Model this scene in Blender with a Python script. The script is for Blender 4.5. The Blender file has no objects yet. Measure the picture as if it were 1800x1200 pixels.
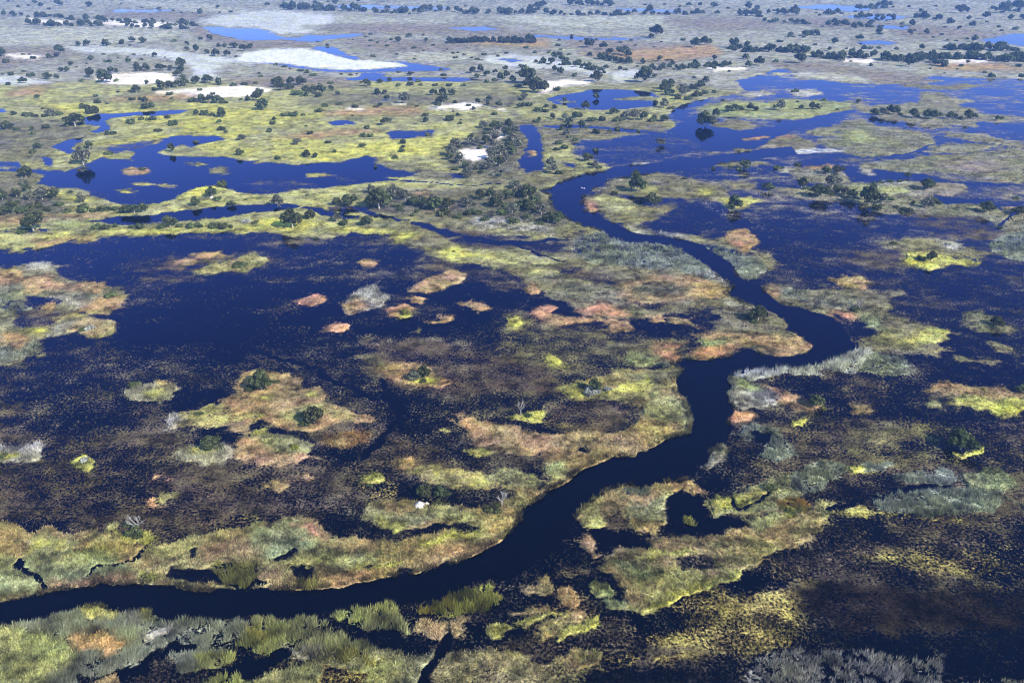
import bpy, math, random
import numpy as np
from mathutils import Vector
C = bpy.context.scene.collection
R = math.radians
rng = np.random.default_rng(7)
random.seed(7)

# ------------------------------------------------------------------ camera
H = 130.0                       # metres above the water
PITCH = math.atan(700 / 1370)   # horizon lies 700 photo pixels above the centre
F = 1370.0                      # focal length in photo pixels (photo 1800 wide)
cam_d = bpy.data.cameras.new('camera')
cam_d.sensor_width = 36.0
cam_d.lens = 36.0 * F / 1800.0
cam_d.clip_start = 1.0
cam_d.clip_end = 90000.0
cam = bpy.data.objects.new('camera', cam_d)
cam.location = (0, 0, H)
cam.rotation_euler = (math.pi / 2 - PITCH, 0, 0)
C.objects.link(cam)
bpy.context.scene.camera = cam

# ------------------------------------------------------------------ sky, sun, exposure
SUN_AZ, SUN_EL = R(132), R(35)      # azimuth from +Y towards +X
w = bpy.data.worlds.new('World')
bpy.context.scene.world = w
w.use_nodes = True
nt = w.node_tree
sky = nt.nodes.new('ShaderNodeTexSky')
sky.sky_type = 'NISHITA'
sky.sun_disc = False
sky.sun_elevation = SUN_EL
sky.sun_rotation = SUN_AZ
sky.altitude = 1000.0
sky.air_density = 1.0
sky.dust_density = 0.2
sky.ozone_density = 3.0
nt.nodes['Background'].inputs['Strength'].default_value = 0.15
nt.links.new(sky.outputs[0], nt.nodes['Background'].inputs['Color'])
sd = bpy.data.lights.new('sun', 'SUN')
sd.energy = 5.0
sd.angle = R(0.5)
sd.color = (1.0, 0.93, 0.82)
sun = bpy.data.objects.new('sun', sd)
sdir = Vector((math.sin(SUN_AZ) * math.cos(SUN_EL), math.cos(SUN_AZ) * math.cos(SUN_EL), math.sin(SUN_EL)))
sun.rotation_euler = sdir.to_track_quat('Z', 'Y').to_euler()
sun.location = (200, -200, 300)
C.objects.link(sun)
vs = bpy.context.scene.view_settings
vs.view_transform = 'Standard'
vs.look = 'None'
vs.exposure = 0.84
vs.gamma = 1.0
vs.use_curve_mapping = False
bpy.context.scene.cycles.filter_width = 1.1
bpy.context.scene.cycles.use_denoising = True

# ------------------------------------------------------------------ helpers
CP, SP = math.cos(PITCH), math.sin(PITCH)
def ground_at(u, v):
    """where the ray through photo pixel (u, v) meets the ground plane"""
    u = np.asarray(u, float); v = np.asarray(v, float)
    x = (u - 900) / F; y = (v - 600) / F
    t = H / (SP + y * CP)
    return x * t, (CP - y * SP) * t
def px_per_m(v):
    return F * (SP + (np.asarray(v, float) - 600) / F * CP) / H
def tag(o, label=None, cat=None, group=None, kind=None):
    if label: o['label'] = label
    if cat: o['category'] = cat
    if group: o['group'] = group
    if kind: o['kind'] = kind
    return o
def link_mesh(name, me, mat, parent=None):
    o = bpy.data.objects.new(name, me)
    C.objects.link(o)
    if mat is not None:
        me.materials.append(mat)
    if parent is not None:
        o.parent = parent
    return o
def mesh_np(name, co, faces, k):
    """co (n,3), faces (m,k) -> mesh"""
    me = bpy.data.meshes.new(name)
    co = np.ascontiguousarray(co, np.float32); faces = np.ascontiguousarray(faces, np.int32)
    me.vertices.add(len(co)); me.vertices.foreach_set('co', co.ravel())
    me.loops.add(faces.size); me.loops.foreach_set('vertex_index', faces.ravel())
    me.polygons.add(len(faces))
    me.polygons.foreach_set('loop_start', np.arange(0, faces.size, k, dtype=np.int32))
    me.polygons.foreach_set('loop_total', np.full(len(faces), k, np.int32))
    me.update(calc_edges=True)
    return me
def set_col(me, name, rgb):
    a = me.attributes.new(name, 'FLOAT_COLOR', 'POINT')
    rgba = np.ones((len(rgb), 4), np.float32); rgba[:, :3] = rgb
    a.data.foreach_set('color', rgba.ravel())
def set_flt(me, name, f):
    a = me.attributes.new(name, 'FLOAT', 'POINT')
    a.data.foreach_set('value', np.ascontiguousarray(f, np.float32))
def hash2(ix, iy, s):
    with np.errstate(over='ignore'):
        h = (ix.astype(np.int64) * 374761393 + iy.astype(np.int64) * 668265263 + s * 974634777) & 0xFFFFFFFF
        h = ((h ^ (h >> 13)) * 1274126177) & 0xFFFFFFFF
        h = h ^ (h >> 16)
    return (h & 0xFFFF) / 65535.0
def noise2(x, y, s=0):
    """value noise 0..1"""
    ix = np.floor(x); iy = np.floor(y)
    fx = x - ix; fy = y - iy
    fx = fx * fx * (3 - 2 * fx); fy = fy * fy * (3 - 2 * fy)
    a = hash2(ix, iy, s); b = hash2(ix + 1, iy, s); c = hash2(ix, iy + 1, s); d = hash2(ix + 1, iy + 1, s)
    return (a * (1 - fx) + b * fx) * (1 - fy) + (c * (1 - fx) + d * fx) * fy
def fbm(x, y, s=0, o=3):
    r = 0; a = 0.5; t = 0
    for k in range(o):
        r = r + a * noise2(x * 2 ** k + 17.3 * k, y * 2 ** k - 9.1 * k, s + k); t += a; a *= 0.5
    return r / t
def sstep(a, b, x):
    t = np.clip((x - a) / (b - a), 0, 1)
    return t * t * (3 - 2 * t)

# ------------------------------------------------------------------ materials
class NT:
    def __init__(self, name):
        self.m = bpy.data.materials.new(name); self.m.use_nodes = True
        self.t = self.m.node_tree; self.t.nodes.clear()
        self.out = self.n('ShaderNodeOutputMaterial')
    def n(self, kind, **kw):
        nd = self.t.nodes.new(kind)
        for k, v in kw.items(): setattr(nd, k, v)
        return nd
    def l(self, a, b): self.t.links.new(a, b)
    def val(self, sock, v):
        if hasattr(v, 'is_linked') or isinstance(v, bpy.types.NodeSocket): self.l(v, sock)
        else: sock.default_value = v
    def math(self, op, a, b=0.0, c=0.0, clamp=False):
        nd = self.n('ShaderNodeMath', operation=op, use_clamp=clamp)
        self.val(nd.inputs[0], a); self.val(nd.inputs[1], b); self.val(nd.inputs[2], c)
        return nd.outputs[0]
    def noise(self, vec, scale, detail=3.0, rough=0.55, out=0):
        nd = self.n('ShaderNodeTexNoise')
        self.l(vec, nd.inputs['Vector'])
        nd.inputs['Scale'].default_value = scale; nd.inputs['Detail'].default_value = detail; nd.inputs['Roughness'].default_value = rough
        return nd.outputs[out]
    def mapr(self, v, a, b, c, d, smooth=False):
        nd = self.n('ShaderNodeMapRange')
        if smooth: nd.interpolation_type = 'SMOOTHSTEP'
        self.val(nd.inputs[0], v)
        for k, q in zip((1, 2, 3, 4), (a, b, c, d)): self.val(nd.inputs[k], q)
        return nd.outputs[0]
    def mix(self, f, a, b, mode='MIX'):
        nd = self.n('ShaderNodeMix', data_type='RGBA', blend_type=mode)
        self.val(nd.inputs[0], f); self.val(nd.inputs[6], a); self.val(nd.inputs[7], b)
        return nd.outputs[2]
    def hsv(self, col, h, s, v):
        nd = self.n('ShaderNodeHueSaturation')
        self.val(nd.inputs['Hue'], h); self.val(nd.inputs['Saturation'], s); self.val(nd.inputs['Value'], v)
        self.l(col, nd.inputs['Color'])
        return nd.outputs[0]
    def attr(self, name, out):
        return self.n('ShaderNodeAttribute', attribute_name=name).outputs[out]
    def surf(self, s): self.l(s, self.out.inputs['Surface'])

WATER_BODY = (0.0004, 0.0005, 0.0009, 1)
WATER_TINT = (0.21, 0.245, 1.0, 1)
def water_shader(m, rough=0.04, bump=0.02):
    pos = m.n('ShaderNodeNewGeometry').outputs['Position']
    d = m.n('ShaderNodeBsdfDiffuse'); d.inputs['Color'].default_value = WATER_BODY
    g = m.n('ShaderNodeBsdfGlossy'); g.inputs['Color'].default_value = WATER_TINT; g.inputs['Roughness'].default_value = rough
    bp = m.n('ShaderNodeBump'); bp.inputs['Strength'].default_value = 0.25; bp.inputs['Distance'].default_value = bump
    m.l(m.noise(pos, 1.4, 3), bp.inputs['Height'])
    m.l(bp.outputs[0], g.inputs['Normal'])
    fr = m.n('ShaderNodeFresnel'); fr.inputs['IOR'].default_value = 1.22
    m.l(m.mix(fr.outputs[0], WATER_TINT, (0.62, 0.74, 1.0, 1)), g.inputs['Color'])     # sky colour takes over at grazing angles
    mx = m.n('ShaderNodeMixShader')
    m.l(fr.outputs[0], mx.inputs[0]); m.l(d.outputs[0], mx.inputs[1]); m.l(g.outputs[0], mx.inputs[2])
    return mx.outputs[0], pos
def cover_fac(m, pos, soft=0.05, s1=0.75):
    """plant patches: noise at three scales against the density stored on the sheet"""
    n1 = m.noise(pos, s1, 4, 0.62); n2 = m.noise(pos, 0.16, 3, 0.55); n3 = m.noise(pos, 0.035, 2, 0.5)
    s = m.math('MULTIPLY_ADD', n1, 0.58, m.math('MULTIPLY_ADD', n2, 0.27, m.math('MULTIPLY', n3, 0.15)))
    cv = m.attr('cover', 'Fac')
    thr = m.mapr(cv, 0.0, 1.0, 0.685, 0.315)
    f = m.mapr(m.math('SUBTRACT', s, thr), -soft, soft, 0.0, 1.0, True)
    return f, n1, n2
def mat_water():
    m = NT('flood_water')
    sh, pos = water_shader(m, 0.05, 0.02)
    f, n1, n2 = cover_fac(m, pos, 0.055, 1.35)
    f = m.math('MULTIPLY', f, m.mapr(m.attr('cover', 'Fac'), 0.0, 0.06, 0.0, 1.0))
    col = m.attr('Col', 'Color')
    v = m.mapr(m.noise(pos, 2.1, 3, 0.6), 0.3, 0.7, 0.2, 1.8)
    col = m.hsv(col, m.mapr(n2, 0.35, 0.65, 0.485, 0.515), 1.0, v)
    d = m.n('ShaderNodeBsdfDiffuse'); m.l(col, d.inputs['Color'])
    bp = m.n('ShaderNodeBump'); bp.inputs['Strength'].default_value = 0.9; bp.inputs['Distance'].default_value = 0.35
    m.l(n1, bp.inputs['Height']); m.l(bp.outputs[0], d.inputs['Normal'])
    mx = m.n('ShaderNodeMixShader')
    m.l(f, mx.inputs[0]); m.l(sh, mx.inputs[1]); m.l(d.outputs[0], mx.inputs[2])
    m.surf(mx.outputs[0])
    return m.m
def mat_river():
    m = NT('river_water')
    sh, pos = water_shader(m, 0.03, 0.012)
    m.surf(sh)
    return m.m
def mat_ground():
    m = NT('ground_cover')
    pos = m.n('ShaderNodeNewGeometry').outputs['Position']
    f, n1, n2 = cover_fac(m, pos, 0.07)
    col = m.attr('Col', 'Color')
    v = m.mapr(m.noise(pos, 1.7, 4, 0.65), 0.28, 0.72, 0.40, 1.45)
    col = m.hsv(col, m.mapr(n2, 0.3, 0.7, 0.478, 0.522), m.mapr(n1, 0.3, 0.7, 0.85, 1.15), v)
    col = m.mix(f, (0.030, 0.027, 0.022, 1), col)
    d = m.n('ShaderNodeBsdfDiffuse'); m.l(col, d.inputs['Color'])
    bp = m.n('ShaderNodeBump'); bp.inputs['Strength'].default_value = 0.8; bp.inputs['Distance'].default_value = 0.45
    m.l(m.noise(pos, 1.1, 4, 0.6), bp.inputs['Height']); m.l(bp.outputs[0], d.inputs['Normal'])
    m.surf(d.outputs[0])
    return m.m
def mat_blades(name):
    m = NT(name)
    col = m.attr('Col', 'Color')
    d = m.n('ShaderNodeBsdfDiffuse'); m.l(col, d.inputs['Color'])
    t = m.n('ShaderNodeBsdfTranslucent'); m.l(col, t.inputs['Color'])
    mx = m.n('ShaderNodeMixShader'); mx.inputs[0].default_value = 0.3
    m.l(d.outputs[0], mx.inputs[1]); m.l(t.outputs[0], mx.inputs[2])
    m.surf(mx.outputs[0])
    return m.m
def mat_leaf(name, col, var=0.25):
    m = NT(name)
    c = m.n('ShaderNodeRGB'); c.outputs[0].default_value = (*col, 1)
    oi = m.n('ShaderNodeObjectInfo').outputs['Random']
    tone = m.attr('Tone', 'Fac')
    k = m.math('MULTIPLY', tone, m.mapr(oi, 0, 1, 1 - var, 1 + var))
    cc = m.hsv(c.outputs[0], m.mapr(oi, 0, 1, 0.478, 0.52), 1.0, k)
    d = m.n('ShaderNodeBsdfDiffuse'); m.l(cc, d.inputs['Color'])
    t = m.n('ShaderNodeBsdfTranslucent'); m.l(cc, t.inputs['Color'])
    mx = m.n('ShaderNodeMixShader'); mx.inputs[0].default_value = 0.25
    m.l(d.outputs[0], mx.inputs[1]); m.l(t.outputs[0], mx.inputs[2])
    m.surf(mx.outputs[0])
    return m.m
def mat_plain(name, col, scale=2.0, lo=0.7, hi=1.2):
    m = NT(name)
    pos = m.n('ShaderNodeTexCoord').outputs['Object']
    c = m.n('ShaderNodeRGB'); c.outputs[0].default_value = (*col, 1)
    cc = m.hsv(c.outputs[0], 0.5, 1.0, m.mapr(m.noise(pos, scale, 4), 0.3, 0.7, lo, hi))
    d = m.n('ShaderNodeBsdfPrincipled'); m.l(cc, d.inputs['Base Color']); d.inputs['Roughness'].default_value = 0.9
    m.surf(d.outputs[0])
    return m.m
# ------------------------------------------------------------------ land cover
# kind: colour, second colour, plant cover 0..1, plant height m, plant density
KIND = {
 'F': ((.295,.292,.225), (.215,.205,.16), .95, .4, .5),   # far dry grass
 'f': ((.36,.36,.27), (.29,.28,.22), .97, .4, .5),        # far pale green grass
 'w': ((.50,.51,.47), (.38,.39,.355), 1.0, .2, .1),         # pale salt-bleached grass
 'u': ((.63,.64,.60), (.54,.55,.51), 1.0, .2, .1),         # white flat
 'W': ((.80,.74,.64), (.66,.58,.48), 1.0, 0, 0),           # bare sand
 'V': ((.215,.18,.14), (.185,.165,.13), .92, .5, .6),     # violet brown grass
 'Y': ((.33,.32,.125), (.205,.20,.10), 0.85, .6, .9),     # lush grass
 'Z': ((.42,.40,.095), (.31,.305,.09), 0.93, .6, 1.0),       # brightest grass
 'O': ((.185,.175,.095), (.13,.12,.075), 0.74, .6, .9),      # olive grass
 'g': ((.205,.19,.125), (.165,.165,.10), 0.75, .8, .9),     # grey-olive sedge
 'P': ((.33,.215,.115), (.27,.21,.095), .86, .5, 1.0),   # pinkish dry grass
 'p': ((.39,.22,.125), (.33,.19,.105), .92, .5, 1.0),      # pinkest
 'T': ((.265,.25,.10), (.285,.215,.10), .82, .8, 1.0),    # olive and tan bank grass
 'E': ((.22,.25,.12), (.26,.26,.11), .86, .9, 1.0),    # grey-green grass
 'S': ((.54,.54,.49), (.42,.42,.37), .46, 2.1, 2.4),       # silvery reeds
 's': ((.37,.36,.31), (.29,.27,.21), .72, 1.3, 1.1),        # paler sedge
 'R': ((.24,.26,.19), (.21,.22,.14), .48, 1.3, 1.7),   # grey-green reeds
 'G': ((.29,.32,.09), (.26,.26,.11), .42, 1.6, 1.5),     # bright green reeds
 'B': ((.31,.155,.03), (.20,.20,.04), .46, 1.4, 1.1),       # rusty fern
 'Q': ((.19,.19,.045), (.23,.21,.06), .50, 1.5, 1.1),     # olive bushes
 'U': ((.13,.12,.085), (.10,.10,.06), .85, 1.0, .7),       # woodland floor
 'y': ((.32,.29,.09), (.23,.20,.085), .60, .5, .6),        # broken yellow grass
 'q': ((.18,.165,.085), (.145,.13,.075), .71, .6, .7),      # broken olive marsh
 'N': ((.33,.27,.08), (.25,.185,.07), .38, .4, .6),        # golden lily pads
 'M': ((.105,.083,.048), (.08,.062,.04), .42, .4, .5),      # speckled marsh
 'X': ((.072,.053,.036), (.09,.068,.04), .52, .4, .5),       # dark brown marsh
 'm': ((.14,.118,.068), (.10,.083,.055), .26, .35, .5),      # thin sedge
 'k': ((.15,.13,.08), (.115,.10,.07), .16, .3, .4),       # nearly open water
 'r': ((.25,.24,.205), (.17,.165,.13), .34, 1.22, .3),     # thin pale reeds over black water
 'v': ((.012,.009,.007), (.024,.017,.012), .58, .3, .4),    # black-brown drowned sedge
 'o': ((.135,.118,.05), (.10,.085,.042), .45, .5, .6),    # olive marsh mats
 'h': ((.22,.19,.13), (.165,.15,.105), .30, .4, .5),      # floating mats in the far flood
 'b': ((.24,.14,.05), (.17,.13,.05), .46, 1.3, .6),       # broken rusty fern
 'K': ((.10,.09,.06), (.10,.09,.06), .0, 0, 0),            # open water
 'd': ((.022,.019,.016), (.028,.024,.018), .30, .5, .3),      # dark wet hollow
}
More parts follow.
